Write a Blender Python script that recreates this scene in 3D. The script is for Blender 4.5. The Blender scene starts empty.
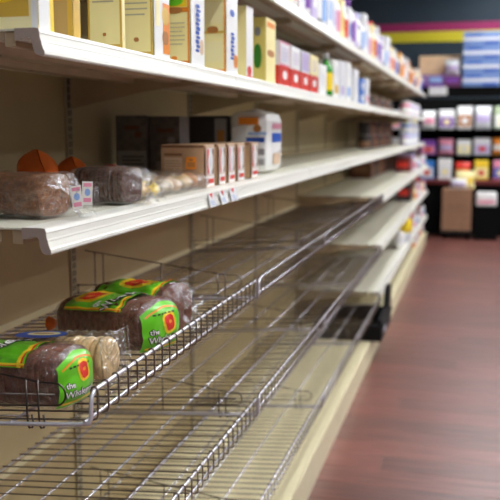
import bpy, bmesh, math, random
from mathutils import Vector, Matrix, noise

# ------------------------------------------------------------------ camera, world, exposure
sc = bpy.context.scene
COL = sc.collection
cam_data = bpy.data.cameras.new('camera')
cam = bpy.data.objects.new('camera', cam_data)
COL.objects.link(cam)
cam.location = (0.0, 0.0, 1.622)
cam.rotation_euler = (math.radians(90 - 8.03), 0.0, math.radians(14.865))
cam_data.sensor_width = 36.0
cam_data.lens = 61.2
cam_data.clip_start = 0.05
cam_data.dof.use_dof = True
cam_data.dof.focus_distance = 1.75
cam_data.dof.aperture_fstop = 4.4
sc.camera = cam

world = bpy.data.worlds.new('world')
sc.world = world
world.use_nodes = True
world.node_tree.nodes['Background'].inputs[0].default_value = (0.6, 0.65, 0.75, 1)
world.node_tree.nodes['Background'].inputs[1].default_value = 0.05

sc.view_settings.view_transform = 'Standard'
sc.view_settings.look = 'None'
sc.view_settings.gamma = 1.0
sc.view_settings.use_curve_mapping = False
sc.view_settings.exposure = 1.7
LAMP = 9.0            # strength of the fluorescent diffusers
sc.cycles.transparent_max_bounces = 24
sc.cycles.max_bounces = 8
sc.cycles.use_denoising = True
sc.cycles.sample_clamp_indirect = 4.0

rnd = random.Random(7)

# ------------------------------------------------------------------ materials
MATS = {}


def mat(name, col, rough=0.5, metal=0.0, spec=0.5, coat=0.0, grain=0.0, scale=40.0, bump=0.0, stretch=None):
    """procedural material: base colour with optional noise grain and fine relief"""
    if name in MATS:
        return MATS[name]
    m = bpy.data.materials.new(name)
    m.use_nodes = True
    nt = m.node_tree
    b = nt.nodes['Principled BSDF']
    b.inputs['Base Color'].default_value = (*col, 1)
    b.inputs['Roughness'].default_value = rough
    b.inputs['Metallic'].default_value = metal
    b.inputs['Specular IOR Level'].default_value = spec
    b.inputs['Coat Weight'].default_value = coat
    if grain or bump:
        tc = nt.nodes.new('ShaderNodeTexCoord')
        mp = nt.nodes.new('ShaderNodeMapping')
        if stretch:
            mp.inputs['Scale'].default_value = stretch
        nz = nt.nodes.new('ShaderNodeTexNoise')
        nz.inputs['Scale'].default_value = scale
        nz.inputs['Detail'].default_value = 6
        nt.links.new(tc.outputs['Object'], mp.inputs['Vector'])
        nt.links.new(mp.outputs['Vector'], nz.inputs['Vector'])
        if grain:
            rp = nt.nodes.new('ShaderNodeValToRGB')
            rp.color_ramp.elements[0].position = 0.3
            rp.color_ramp.elements[1].position = 0.7
            rp.color_ramp.elements[0].color = (*[c * (1 - grain) for c in col], 1)
            rp.color_ramp.elements[1].color = (*[min(1, c * (1 + grain)) for c in col], 1)
            nt.links.new(nz.outputs['Fac'], rp.inputs['Fac'])
            nt.links.new(rp.outputs['Color'], b.inputs['Base Color'])
        if bump:
            bp = nt.nodes.new('ShaderNodeBump')
            bp.inputs['Strength'].default_value = bump
            bp.inputs['Distance'].default_value = 0.004
            nt.links.new(nz.outputs['Fac'], bp.inputs['Height'])
            nt.links.new(bp.outputs['Normal'], b.inputs['Normal'])
    MATS[name] = m
    return m


def plastic_film(name, tint, gloss):
    m = bpy.data.materials.new(name)
    m.use_nodes = True
    nt = m.node_tree
    nt.nodes.remove(nt.nodes['Principled BSDF'])
    out = nt.nodes['Material Output']
    tr = nt.nodes.new('ShaderNodeBsdfTransparent')
    tr.inputs[0].default_value = (*tint, 1)
    gl = nt.nodes.new('ShaderNodeBsdfGlossy')
    gl.inputs['Roughness'].default_value = 0.16
    gl.inputs['Color'].default_value = (0.95, 0.97, 1, 1)
    df = nt.nodes.new('ShaderNodeBsdfDiffuse')
    df.inputs[0].default_value = (0.85, 0.87, 0.9, 1)
    nz = nt.nodes.new('ShaderNodeTexNoise')
    nz.inputs['Scale'].default_value = 26
    nz.inputs['Detail'].default_value = 3
    nz.inputs['Distortion'].default_value = 1.6
    tc = nt.nodes.new('ShaderNodeTexCoord')
    bp = nt.nodes.new('ShaderNodeBump')
    bp.inputs['Strength'].default_value = 1.0
    bp.inputs['Distance'].default_value = 0.022
    nt.links.new(tc.outputs['Object'], nz.inputs['Vector'])
    nt.links.new(nz.outputs['Fac'], bp.inputs['Height'])
    nt.links.new(bp.outputs['Normal'], gl.inputs['Normal'])
    lw = nt.nodes.new('ShaderNodeLayerWeight')
    lw.inputs['Blend'].default_value = 0.35
    nt.links.new(bp.outputs['Normal'], lw.inputs['Normal'])
    mr = nt.nodes.new('ShaderNodeMapRange')
    mr.inputs['To Min'].default_value = gloss
    mr.inputs['To Max'].default_value = gloss + 0.45
    nt.links.new(lw.outputs['Facing'], mr.inputs['Value'])
    a = nt.nodes.new('ShaderNodeMixShader')
    a.inputs[0].default_value = 0.006
    nt.links.new(tr.outputs[0], a.inputs[1])
    nt.links.new(df.outputs[0], a.inputs[2])
    b = nt.nodes.new('ShaderNodeMixShader')
    nt.links.new(mr.outputs[0], b.inputs[0])
    nt.links.new(a.outputs[0], b.inputs[1])
    nt.links.new(gl.outputs[0], b.inputs[2])
    nt.links.new(b.outputs[0], out.inputs[0])
    MATS[name] = m
    return m


def wood_plank_mat():
    m = bpy.data.materials.new('red_wood_plank')
    m.use_nodes = True
    nt = m.node_tree
    b = nt.nodes['Principled BSDF']
    b.inputs['Roughness'].default_value = 0.42
    b.inputs['Specular IOR Level'].default_value = 0.9
    b.inputs['Coat Weight'].default_value = 0.35
    b.inputs['Coat Roughness'].default_value = 0.34
    tc = nt.nodes.new('ShaderNodeTexCoord')
    oi = nt.nodes.new('ShaderNodeObjectInfo')
    add = nt.nodes.new('ShaderNodeVectorMath')
    add.operation = 'ADD'
    sc10 = nt.nodes.new('ShaderNodeVectorMath')
    sc10.operation = 'SCALE'
    sc10.inputs['Scale'].default_value = 30
    nt.links.new(oi.outputs['Random'], sc10.inputs[0])
    nt.links.new(tc.outputs['Object'], add.inputs[0])
    nt.links.new(sc10.outputs[0], add.inputs[1])
    mp = nt.nodes.new('ShaderNodeMapping')
    mp.inputs['Scale'].default_value = (1.6, 26, 1)
    nz = nt.nodes.new('ShaderNodeTexNoise')
    nz.inputs['Scale'].default_value = 2.2
    nz.inputs['Detail'].default_value = 7
    nz.inputs['Distortion'].default_value = 0.6
    nt.links.new(add.outputs[0], mp.inputs['Vector'])
    nt.links.new(mp.outputs['Vector'], nz.inputs['Vector'])
    rp = nt.nodes.new('ShaderNodeValToRGB')
    rp.color_ramp.elements[0].position = 0.3
    rp.color_ramp.elements[1].position = 0.72
    rp.color_ramp.elements[0].color = (0.085, 0.019, 0.013, 1)
    rp.color_ramp.elements[1].color = (0.26, 0.082, 0.060, 1)
    nt.links.new(nz.outputs['Fac'], rp.inputs['Fac'])
    hs = nt.nodes.new('ShaderNodeHueSaturation')
    mr = nt.nodes.new('ShaderNodeMapRange')
    mr.inputs['To Min'].default_value = 0.72
    mr.inputs['To Max'].default_value = 1.25
    nt.links.new(oi.outputs['Random'], mr.inputs['Value'])
    nt.links.new(mr.outputs[0], hs.inputs['Value'])
    nt.links.new(rp.outputs['Color'], hs.inputs['Color'])
    nt.links.new(hs.outputs['Color'], b.inputs['Base Color'])
    MATS['red_wood_plank'] = m
    return m


def emit_mat(name, col, strength):
    m = bpy.data.materials.new(name)
    m.use_nodes = True
    b = m.node_tree.nodes['Principled BSDF']
    b.inputs['Base Color'].default_value = (0.9, 0.9, 0.9, 1)
    b.inputs['Emission Color'].default_value = (*col, 1)
    b.inputs['Emission Strength'].default_value = strength
    MATS[name] = m
    return m


WHITE_STEEL = mat('white_enamel_steel', (0.82, 0.81, 0.74), 0.32)
CREAM_STEEL = mat('cream_enamel_steel', (0.76, 0.69, 0.45), 0.38, grain=0.04, scale=8)
DECK_STEEL = mat('deck_enamel_steel', (0.68, 0.66, 0.54), 0.4, grain=0.12, scale=260)
PANEL = mat('tan_back_panel', (0.52, 0.41, 0.22), 0.5, grain=0.05, scale=5)
UPRIGHT = mat('tan_upright_steel', (0.46, 0.39, 0.26), 0.45)
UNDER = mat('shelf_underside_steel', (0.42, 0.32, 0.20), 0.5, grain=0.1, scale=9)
LIP_END = mat('lip_end_brown', (0.40, 0.32, 0.28), 0.5)
SLOT = mat('slot_dark', (0.02, 0.018, 0.015), 0.8)
CHROME = mat('chrome_wire', (0.88, 0.87, 0.95), 0.26, metal=0.55)
WIREDARK = mat('shaded_floor_wire', (0.24, 0.20, 0.18), 0.32, metal=1.0)  # chrome wire with its dark, shaded reflections put into the colour
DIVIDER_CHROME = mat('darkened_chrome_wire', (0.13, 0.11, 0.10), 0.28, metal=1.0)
BLACK = mat('black_plastic', (0.004, 0.004, 0.005), 0.5, spec=0.15)
BLACK_MATT = mat('black_matt', (0.004, 0.004, 0.004), 0.8, spec=0.08)
FILM = plastic_film('clear_film', (0.98, 0.98, 0.98), 0.05)
TRAY = plastic_film('clear_tray_plastic', (0.95, 0.95, 0.94), 0.09)
WOOD = wood_plank_mat()
DIFFUSER = emit_mat('fluorescent_diffuser', (0.94, 0.97, 1.0), LAMP)
GREEN = mat('print_green', (0.15, 0.62, 0.02), 0.28, coat=0.5)
DGREEN = mat('print_dark_green', (0.03, 0.2, 0.02), 0.35)
YELLOW = mat('print_yellow', (0.95, 0.68, 0.03), 0.35)
ORANGE = mat('print_orange', (0.85, 0.27, 0.02), 0.35)
RED = mat('print_red', (0.72, 0.035, 0.02), 0.35)
BLUE = mat('print_blue', (0.02, 0.10, 0.50), 0.35)
WHITE = mat('print_white', (0.88, 0.88, 0.87), 0.4)
PWHITE = mat('print_pale_white', (0.78, 0.79, 0.82), 0.4)
INK = mat('print_black', (0.012, 0.012, 0.012), 0.4)
CREAM = mat('print_cream', (0.95, 0.86, 0.50), 0.4)
PALEY = mat('print_pale_yellow', (0.97, 0.86, 0.42), 0.4)
GOLD = mat('print_gold', (0.72, 0.46, 0.07), 0.4)
TAN = mat('print_tan', (0.55, 0.37, 0.14), 0.45)
TEXTG = mat('print_text_grey', (0.55, 0.50, 0.36), 0.5)
BISCUIT = mat('print_biscuit', (0.45, 0.18, 0.04), 0.5)
KRAFT = mat('print_kraft', (0.52, 0.33, 0.19), 0.5, grain=0.06, scale=30)
KRAFTD = mat('print_kraft_dark', (0.25, 0.12, 0.06), 0.5)
KRAFTL = mat('print_kraft_light', (0.68, 0.50, 0.34), 0.5)
PINK = mat('print_pink', (0.80, 0.30, 0.42), 0.4)
LILAC = mat('print_lilac', (0.55, 0.46, 0.72), 0.4)
PURPLE = mat('print_purple', (0.22, 0.06, 0.42), 0.4)
MAGENTA = mat('print_magenta', (0.42, 0.02, 0.16), 0.5)
MIDSKY = mat('print_mid_sky', (0.17, 0.29, 0.62), 0.4)
SKYB = mat('print_sky_blue', (0.30, 0.46, 0.78), 0.4)
OLIVE = mat('print_olive_yellow', (0.72, 0.60, 0.16), 0.4)
BROWN = mat('print_brown', (0.16, 0.06, 0.03), 0.45)
DARKPACK = mat('print_charcoal', (0.035, 0.03, 0.032), 0.4)
CHARCOAL = mat('print_warm_charcoal', (0.14, 0.115, 0.108), 0.4, grain=0.3, scale=45)
GREYPACK = mat('print_grey', (0.30, 0.29, 0.30), 0.4)
CARD = mat('plain_cardboard', (0.30, 0.16, 0.09), 0.7, grain=0.12, scale=18)
PEACH = mat('plain_pale_cardboard', (0.90, 0.62, 0.36), 0.7, grain=0.05, scale=12)
CRUST = mat('bread_crust', (0.19, 0.072, 0.022), 0.8, grain=0.45, scale=95, bump=0.9)
CRUSTD = mat('rye_bread_crust', (0.075, 0.026, 0.014), 0.8, grain=0.45, scale=90, bump=0.9)
CRUSTP = mat('wholegrain_crust', (0.17, 0.062, 0.035), 0.8, grain=0.4, scale=80, bump=0.8)
CRUMB = mat('pale_crumb', (0.80, 0.57, 0.27), 0.8, grain=0.22, scale=80, bump=0.6)
PASTRY = mat('pale_pastry', (0.78, 0.48, 0.16), 0.6, grain=0.35, scale=60, bump=0.5)
PASTRYW = mat('sugared_pastry', (0.80, 0.68, 0.52), 0.6, grain=0.2, scale=60, bump=0.5)
SNACKOR = mat('orange_foil', (0.72, 0.14, 0.02), 0.25)
SNACKRED = mat('red_foil', (0.55, 0.04, 0.02), 0.25)
PAPERTAG = mat('paper_tag', (0.83, 0.80, 0.74), 0.5)
WALLSLATE = mat('slate_wall_paint', (0.022, 0.042, 0.062), 0.7, grain=0.05, scale=4)
WALLPALE = mat('pale_wall_paint', (0.20, 0.19, 0.18), 0.8, grain=0.03, scale=4)
CEIL = mat('white_ceiling_tile', (0.32, 0.32, 0.33), 0.9, grain=0.04, scale=30)
SUBFLOOR = mat('dark_floor_joint', (0.03, 0.010, 0.008), 0.6)
MAGSTRIPE = mat('stripe_magenta', (0.36, 0.012, 0.12), 0.6)
YELSTRIPE = mat('stripe_yellow', (0.72, 0.62, 0.02), 0.6)

# ------------------------------------------------------------------ mesh helpers


def box(bm, x0, x1, y0, y1, z0, z1, mi=0):
    v = [bm.verts.new((x, y, z)) for x in (x0, x1) for y in (y0, y1) for z in (z0, z1)]
    for q in ((0, 1, 3, 2), (4, 6, 7, 5), (0, 4, 5, 1), (2, 3, 7, 6), (0, 2, 6, 4), (1, 5, 7, 3)):
        fc = bm.faces.new([v[i] for i in q])
        fc.material_index = mi


def tube(bm, pts, r, n=6, mi=0, closed=False):
    pts = [Vector(p) for p in pts]
    rings = []
    prev = None
    N = len(pts)
    for i, p in enumerate(pts):
        if closed:
            t = pts[(i + 1) % N] - pts[i - 1]
        else:
            t = pts[min(i + 1, N - 1)] - pts[max(i - 1, 0)]
        t.normalize()
        if prev is None:
            a = Vector((0, 0, 1)) if abs(t.z) < 0.9 else Vector((0, 1, 0))
            u = t.cross(a).normalized()
        else:
            u = (prev - t * prev.dot(t)).normalized()
        prev = u
        w = t.cross(u)
        rr = r[i] if isinstance(r, (list, tuple)) else r
        rings.append([bm.verts.new(p + (u * math.cos(k * 2 * math.pi / n) + w * math.sin(k * 2 * math.pi / n)) * rr) for k in range(n)])
    for i in range(N if closed else N - 1):
        a, b = rings[i], rings[(i + 1) % N]
        for k in range(n):
            fc = bm.faces.new((a[k], a[(k + 1) % n], b[(k + 1) % n], b[k]))
            fc.material_index = mi
            fc.smooth = True
    if not closed:
        bm.faces.new(list(reversed(rings[0]))).material_index = mi
        bm.faces.new(rings[-1]).material_index = mi


def lathe(bm, prof, n=20, c=(0, 0, 0), mi=0):
    rings = []
    for r, z in prof:
        rings.append([bm.verts.new((c[0] + r * math.cos(2 * math.pi * k / n), c[1] + r * math.sin(2 * math.pi * k / n), c[2] + z)) for k in range(n)])
    for a, b in zip(rings, rings[1:]):
        for k in range(n):
            fc = bm.faces.new((a[k], a[(k + 1) % n], b[(k + 1) % n], b[k]))
            fc.material_index = mi
            fc.smooth = True
    bm.faces.new(list(reversed(rings[0]))).material_index = mi
    bm.faces.new(rings[-1]).material_index = mi


def prism(bm, poly, y0, y1, mi=0):
    """polygon in XZ swept along Y"""
    a = [bm.verts.new((x, y0, z)) for x, z in poly]
    b = [bm.verts.new((x, y1, z)) for x, z in poly]
    n = len(poly)
    for i in range(n):
        bm.faces.new((a[i], a[(i + 1) % n], b[(i + 1) % n], b[i])).material_index = mi
    bm.faces.new(list(reversed(a))).material_index = mi
    bm.faces.new(b).material_index = mi


def obj(name, bm, mats, parent=None, loc=None, recalc=True, bevel=0.0):
    if recalc:
        bmesh.ops.recalc_face_normals(bm, faces=bm.faces[:])
    me = bpy.data.meshes.new(name)
    bm.to_mesh(me)
    bm.free()
    for m in (mats if isinstance(mats, (list, tuple)) else [mats]):
        me.materials.append(m)
    o = bpy.data.objects.new(name, me)
    COL.objects.link(o)
    if parent:
        o.parent = parent
    if loc:
        o.location = loc
    if bevel:
        md = o.modifiers.new('bevel', 'BEVEL')
        md.width = bevel
        md.segments = 2
        md.limit_method = 'ANGLE'
    return o


def part_copy(src, parent, loc=(0, 0, 0)):
    o = src.copy()
    COL.objects.link(o)
    o.parent = parent
    o.location = loc
    return o


def tag(o, label, cat, group=None):
    o['label'] = label
    o['category'] = cat
    if group:
        o['group'] = group
    return o


def thing(name, label, cat, loc=(0, 0, 0), rz=0.0, group=None):
    o = bpy.data.objects.new(name, None)
    o.empty_display_size = 0.05
    COL.objects.link(o)
    o.location = loc
    o.rotation_euler = (0, 0, rz)
    return tag(o, label, cat, group)


def struct(name, bm, m, parent=None):
    o = obj(name, bm, m, parent)
    o['kind'] = 'structure'
    return o


def tree_copy(root, loc, rz, label, group=None):
    r = root.copy()
    COL.objects.link(r)
    r.location = loc
    r.rotation_euler = (0, 0, rz)
    tag(r, label, root['category'], group or root.get('group'))
    for ch in list(root.children):
        c = ch.copy()
        COL.objects.link(c)
        c.parent = r
        for g in ch.children:
            d = g.copy()
            COL.objects.link(d)
            d.parent = c
    return r


def text_mesh(body, size, bold=0.0):
    """flat triangulated lettering, returned as (verts, faces) in the XY plane, left aligned"""
    cu = bpy.data.curves.new('lettering', 'FONT')
    cu.body = body
    cu.size = size
    cu.resolution_u = 2
    cu.offset = bold
    o = bpy.data.objects.new('lettering', cu)
    COL.objects.link(o)
    dg = bpy.context.evaluated_depsgraph_get()
    dg.update()
    me = bpy.data.meshes.new_from_object(o.evaluated_get(dg))
    vs = [v.co.copy() for v in me.vertices]
    fs = [tuple(p.vertices) for p in me.polygons]
    bpy.data.objects.remove(o)
    bpy.data.curves.remove(cu)
    bpy.data.meshes.remove(me)
    return vs, fs


def add_mapped(bm, vs, fs, fn, mi=0):
    nv = [bm.verts.new(fn(v.x, v.y)) for v in vs]
    for f_ in fs:
        try:
            bm.faces.new([nv[i] for i in f_]).material_index = mi
        except ValueError:
            pass


def grid(bm, fn, u0, u1, v0, v1, nu, nv, mi=0, smooth=True):
    g = [[bm.verts.new(fn(u0 + (u1 - u0) * i / nu, v0 + (v1 - v0) * j / nv)) for j in range(nv + 1)] for i in range(nu + 1)]
    for i in range(nu):
        for j in range(nv):
            fc = bm.faces.new((g[i][j], g[i + 1][j], g[i + 1][j + 1], g[i][j + 1]))
            fc.material_index = mi
            fc.smooth = smooth


def blob(bm, fn, cu, cv, ru, rv, mi=0, p=2.0, n=24, rings=3, rot=0.0):
    """filled superellipse in a surface's own (u, v) coordinates"""
    c = bm.verts.new(fn(cu, cv))
    prev = None
    for k in range(1, rings + 1):
        ring = []
        for i in range(n):
            a = 2 * math.pi * i / n
            x = math.copysign(abs(math.cos(a)) ** (2 / p), math.cos(a)) * ru * k / rings
            y = math.copysign(abs(math.sin(a)) ** (2 / p), math.sin(a)) * rv * k / rings
            ring.append(bm.verts.new(fn(cu + x * math.cos(rot) - y * math.sin(rot), cv + x * math.sin(rot) + y * math.cos(rot))))
        for i in range(n):
            if prev is None:
                bm.faces.new((c, ring[i], ring[(i + 1) % n])).material_index = mi
            else:
                bm.faces.new((prev[i], ring[i], ring[(i + 1) % n], prev[(i + 1) % n])).material_index = mi
        prev = ring


ORD = ['first', 'second', 'third', 'fourth', 'fifth', 'sixth', 'seventh', 'eighth', 'ninth', 'tenth', 'eleventh', 'twelfth',
       'thirteenth', 'fourteenth', 'fifteenth', 'sixteenth', 'seventeenth', 'eighteenth', 'nineteenth', 'twentieth']


def nth(i):
    if i < 20:
        return ORD[i]
    t = ['twenty', 'thirty', 'forty', 'fifty', 'sixty', 'seventy', 'eighty', 'ninety'][(i + 1) // 10 - 2]
    r = (i + 1) % 10
    return t[:-1] + 'ieth' if r == 0 else t + '-' + ORD[r - 1]


# ------------------------------------------------------------------ setting: floor, walls, ceiling, lamps
A0, SEC, NSEC, NWIRE = 1.35, 1.235, 9, 4
AK = [A0 + SEC * k for k in range(NSEC + 1)]
X_BACK = -1.307           # face of the back panels
X_LIP = -0.734            # top front corner of upper shelves
X_WIRE = -0.660           # front rail of wire shelves
Z_S0, Z_S1, Z_S2 = 2.125, 1.796, 1.450
I_S0, I_S1, I_S2 = Z_S0 + 0.0008, Z_S1 + 0.0008, Z_S2 + 0.0008   # where goods stand
Z_W = [1.096, 0.708, 0.335]   # front floor height of the three wire tiers
Z_F = [1.135, 0.775, 0.420]   # lip tops of the three lower steel shelves far down the aisle
Z_DECK = 0.165
UP = 0.06

bm = bmesh.new()
box(bm, -2.6, 7.4, -1.6, 14.5, -0.06, -0.004)
floor = struct('floor', bm, SUBFLOOR)
PW, PL = 0.19, 1.25
protos = {}
row = 0
y = 0.9
while y < 14.4:
    x = -0.72 - rnd.choice([0.0, 0.31, 0.62, 0.93])
    while x < 3.3:
        xe = min(x + PL, 3.38)
        key = round(xe - x, 2)
        if key not in protos:
            b_ = bmesh.new()
            L, W = xe - x, PW
            for s, z_ in ((0.0015, 0.0), (0.004, 0.0)):
                pass
            lo = [(0.001, 0.001), (L - 0.001, 0.001), (L - 0.001, W - 0.001), (0.001, W - 0.001)]
            hi = [(0.004, 0.004), (L - 0.004, 0.004), (L - 0.004, W - 0.004), (0.004, W - 0.004)]
            vl = [b_.verts.new((a, c, -0.004)) for a, c in lo]
            vm = [b_.verts.new((a, c, -0.002)) for a, c in lo]
            vh = [b_.verts.new((a, c, 0.0)) for a, c in hi]
            for i in range(4):
                b_.faces.new((vl[i], vl[(i + 1) % 4], vm[(i + 1) % 4], vm[i]))
                b_.faces.new((vm[i], vm[(i + 1) % 4], vh[(i + 1) % 4], vh[i]))
            b_.faces.new(vh)
            o = obj('plank', b_, WOOD, floor, (x, y, 0))
            protos[key] = o
        else:
            part_copy(protos[key], floor, (x, y, 0))
        x += PL
        if x > 1.9:
            break
    y += PW
# plain boards behind and beside the planks that the photograph shows
bm = bmesh.new()
for i in range(13):
    box(bm, -2.55, 7.35, -1.6 + i * PW + 0.002, -1.6 + (i + 1) * PW - 0.002, -0.004, -0.0005)
for i in range(71):
    y0 = 0.9 + i * PW
    box(bm, 1.9, 7.35, y0 + 0.002, y0 + PW - 0.002, -0.004, -0.0012)
o = obj('outer_planks', bm, WOOD, floor)
o['kind'] = 'stuff'

bm = bmesh.new(); box(bm, -2.7, 7.5, 14.5, 14.6, 0, 4.0); wall_back = struct('wall_back', bm, WALLSLATE)
bm = bmesh.new(); box(bm, -2.7, 7.5, -1.7, -1.6, 0, 4.0); struct('wall_front', bm, WALLPALE)
bm = bmesh.new(); box(bm, -2.7, -2.6, -1.6, 14.5, 0, 4.0); struct('wall_left', bm, WALLPALE)
bm = bmesh.new(); box(bm, 7.4, 7.5, -1.6, 14.5, 0, 4.0); struct('wall_right', bm, WALLPALE)
bm = bmesh.new(); box(bm, -2.7, 7.5, -1.7, 14.6, 4.0, 4.1); struct('ceiling', bm, CEIL)
bm = bmesh.new(); box(bm, -2.6, 7.4, 14.47, 14.5, 3.155 + UP, 3.285 + UP); struct('trim_1', bm, MAGSTRIPE)
bm = bmesh.new(); box(bm, -2.6, 7.4, 14.47, 14.5, 2.985 + UP, 3.150 + UP); struct('trim_2', bm, YELSTRIPE)


def ceiling_light(x, y, label, first=[None]):
    if first[0] is None:
        t = thing('ceiling_light', label, 'ceiling light', (x, y, 4.0), 0, 'fluorescent ceiling lights')
        b_ = bmesh.new()
        prism(b_, [(-0.15, 0), (0.15, 0), (0.13, -0.05), (-0.13, -0.05)], -0.62, 0.62)
        obj('housing', b_, WHITE_STEEL, t)
        b_ = bmesh.new()
        box(b_, -0.11, 0.11, -0.60, 0.60, -0.075, -0.051)
        obj('diffuser', b_, DIFFUSER, t)
        first[0] = t
        return t
    return tree_copy(first[0], (x, y, 4.0), 0, label)


for rowi, x in enumerate((0.35, 2.0)):
    for k in range(9):
        ceiling_light(x, -0.7 + k * 1.75, '%s added fluorescent strip light along the ceiling %s' % (nth(k), ('over the aisle', 'past the aisle')[rowi]))
for rowi, x in enumerate((3.9, 5.8)):  # outer lamp rows, added so low light reaches in under the shelves
    for k in range(6):
        ceiling_light(x, 4.2 + k * 1.75, '%s added fluorescent strip light along the ceiling %s' % (nth(k), ('in the middle of the store', 'by the far pale wall')[rowi]))

# ------------------------------------------------------------------ gondola frames
# 9 sections; each a thing with upright, back panels, base deck, deck lip and kick plate


def make_gondola_frame():
    t = thing('store_gondola', 'x', 'shelving')
    b_ = bmesh.new()
    box(b_, -1.37, -1.300, -0.021, 0.021, 0.0, 2.40)
    up = obj('upright', b_, UPRIGHT, t)
    b_ = bmesh.new()
    z = 0.22
    while z < 2.36:
        for dy in (-0.011, 0.004):
            box(b_, -1.3005, -1.2994, dy, dy + 0.006, z, z + 0.019)
        z += 0.0254
    s = obj('slots', b_, SLOT, up)
    s['kind'] = 'stuff'
    zs = [0.16, 0.62, 1.055, 1.49, 1.93, 2.38]
    for z0, z1 in zip(zs, zs[1:]):
        b_ = bmesh.new()
        box(b_, -1.325, X_BACK, 0.022, SEC - 0.022, z0 + 0.004, z1 - 0.004)
        obj('back_panel', b_, PANEL, t, bevel=0.003)
    for z in zs[1:-1]:
        b_ = bmesh.new()
        box(b_, -1.325, X_BACK + 0.004, 0.022, SEC - 0.022, z - 0.010, z + 0.010)
        obj('panel_rail', b_, CREAM_STEEL, t)
    b_ = bmesh.new()
    box(b_, -1.296, -0.6945, 0.0015, SEC - 0.0015, Z_DECK - 0.03, Z_DECK)
    obj('base_deck', b_, CREAM_STEEL, t)
    b_ = bmesh.new()
    prism(b_, [(-0.694, Z_DECK - 0.03), (-0.694, Z_DECK), (-0.672, Z_DECK), (-0.668, Z_DECK - 0.006), (-0.668, Z_DECK - 0.02), (-0.680, Z_DECK - 0.03)], 0.0015, SEC - 0.0015)
    obj('deck_lip', b_, CREAM_STEEL, t)
    b_ = bmesh.new()
    box(b_, -0.690, -0.672, 0.001, SEC - 0.001, 0.0, Z_DECK - 0.031)
    obj('kick_plate', b_, CREAM_STEEL, t)
    return t


g0 = make_gondola_frame()
for k in range(NSEC):
    lab = 'cream gondola section with slotted upright and tan back panels, %s from the camera' % nth(k)
    if k == 0:
        g0.location = (0, AK[0], 0)
        tag(g0, lab, 'shelving', 'gondola sections')
    else:
        tree_copy(g0, (0, AK[k], 0), 0, lab, 'gondola sections')
# closing upright at the far end
t = thing('gondola_upright', 'last slotted tan upright closing the far end of the gondola', 'upright', (0, AK[-1], 0))
for ch in g0.children:
    if ch.name.startswith('upright'):
        u = part_copy(ch, t)
        for g in ch.children:
            part_copy(g, u)

# ------------------------------------------------------------------ steel shelves
LIP = [(-0.045, 0.0), (-0.006, 0.0), (0.0, -0.0015), (0.0025, -0.0085), (0.0019, -0.0098), (0.0033, -0.0200), (0.0043, -0.0205), (0.0051, -0.0235),
       (0.0049, -0.0245), (0.0086, -0.0365), (0.0104, -0.0385), (0.0112, -0.0440), (0.0095, -0.0470), (0.0020, -0.0475), (-0.0070, -0.0430),
       (-0.0110, -0.0330), (-0.0125, -0.0200), (-0.0165, -0.0160), (-0.0310, -0.0160), (-0.0315, -0.0205), (-0.0450, -0.0205)]


def make_steel_shelf(xlip, depth_back, wide_lip=False):
    """local origin: top front corner at the near end"""
    t = thing('steel_shelf', 'x', 'shelf')
    d = depth_back - xlip          # negative
    b_ = bmesh.new()
    prism(b_, LIP, 0.0012, SEC - 0.0012)
    obj('price_channel', b_, WHITE_STEEL, t)
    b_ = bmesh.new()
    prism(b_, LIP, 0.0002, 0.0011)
    obj('lip_end', b_, LIP_END, t)  # thin slice on the lip's near end, browner than the lip
    b_ = bmesh.new()
    box(b_, d, -0.0455, 0.0012, SEC - 0.0012, -0.0045, -0.0008)
    obj('deck', b_, DECK_STEEL, t)
    # folded underside: front return, two hat-section stiffeners and end brackets
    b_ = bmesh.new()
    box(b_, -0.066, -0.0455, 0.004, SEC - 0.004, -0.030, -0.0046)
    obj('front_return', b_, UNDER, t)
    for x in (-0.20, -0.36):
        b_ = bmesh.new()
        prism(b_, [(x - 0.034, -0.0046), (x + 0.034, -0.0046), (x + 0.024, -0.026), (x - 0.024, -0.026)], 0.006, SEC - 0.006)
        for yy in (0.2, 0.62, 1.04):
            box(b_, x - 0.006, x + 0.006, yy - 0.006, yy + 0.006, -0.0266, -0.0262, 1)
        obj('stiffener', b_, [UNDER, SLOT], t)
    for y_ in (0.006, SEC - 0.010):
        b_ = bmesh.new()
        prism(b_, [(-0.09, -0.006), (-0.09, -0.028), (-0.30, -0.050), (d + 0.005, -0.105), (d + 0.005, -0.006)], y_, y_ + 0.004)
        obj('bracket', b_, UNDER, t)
    return t


LEVELS = [('top', Z_S0, X_LIP, range(NSEC)), ('upper', Z_S1, X_LIP, range(NSEC)), ('middle', Z_S2, X_LIP, range(NSEC)),
          ('third', Z_F[0], -0.672, range(NWIRE, NSEC)), ('fourth', Z_F[1], -0.672, range(NWIRE, NSEC)), ('fifth', Z_F[2], -0.672, range(NWIRE, NSEC))]
LEVWORD = {'top': 'above the yellow boxes', 'upper': 'carrying the yellow boxes', 'middle': 'carrying the brown loaves',
           'third': 'third below the dark cans', 'fourth': 'next to lowest', 'fifth': 'lowest'}
protoA = make_steel_shelf(X_LIP, -1.296)
protoB = make_steel_shelf(-0.672, -1.296)
used = {id(protoA): False, id(protoB): False}
for lev, z, xl, secs in LEVELS:
    p = protoA if xl == X_LIP else protoB
    for k in secs:
        if lev in ('top', 'upper', 'middle'):
            lab = 'white steel shelf of the %s tier, %s section from the camera' % (lev, nth(k))
        else:
            lab = 'bare cream steel shelf beyond the wire racks, %s tier down, section %s from the camera' % (lev, nth(k))
        if not used[id(p)]:
            used[id(p)] = True
            p.location = (xl, AK[k], z)
            tag(p, lab, 'shelf', 'steel shelves of the %s tier' % lev)
        else:
            tree_copy(p, (xl, AK[k], z), 0, lab, 'steel shelves of the %s tier' % lev)

# ------------------------------------------------------------------ wire shelves
TILT = 0.075


def zf(d):                 # local floor height at distance d behind the front rail
    return -TILT * d


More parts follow.
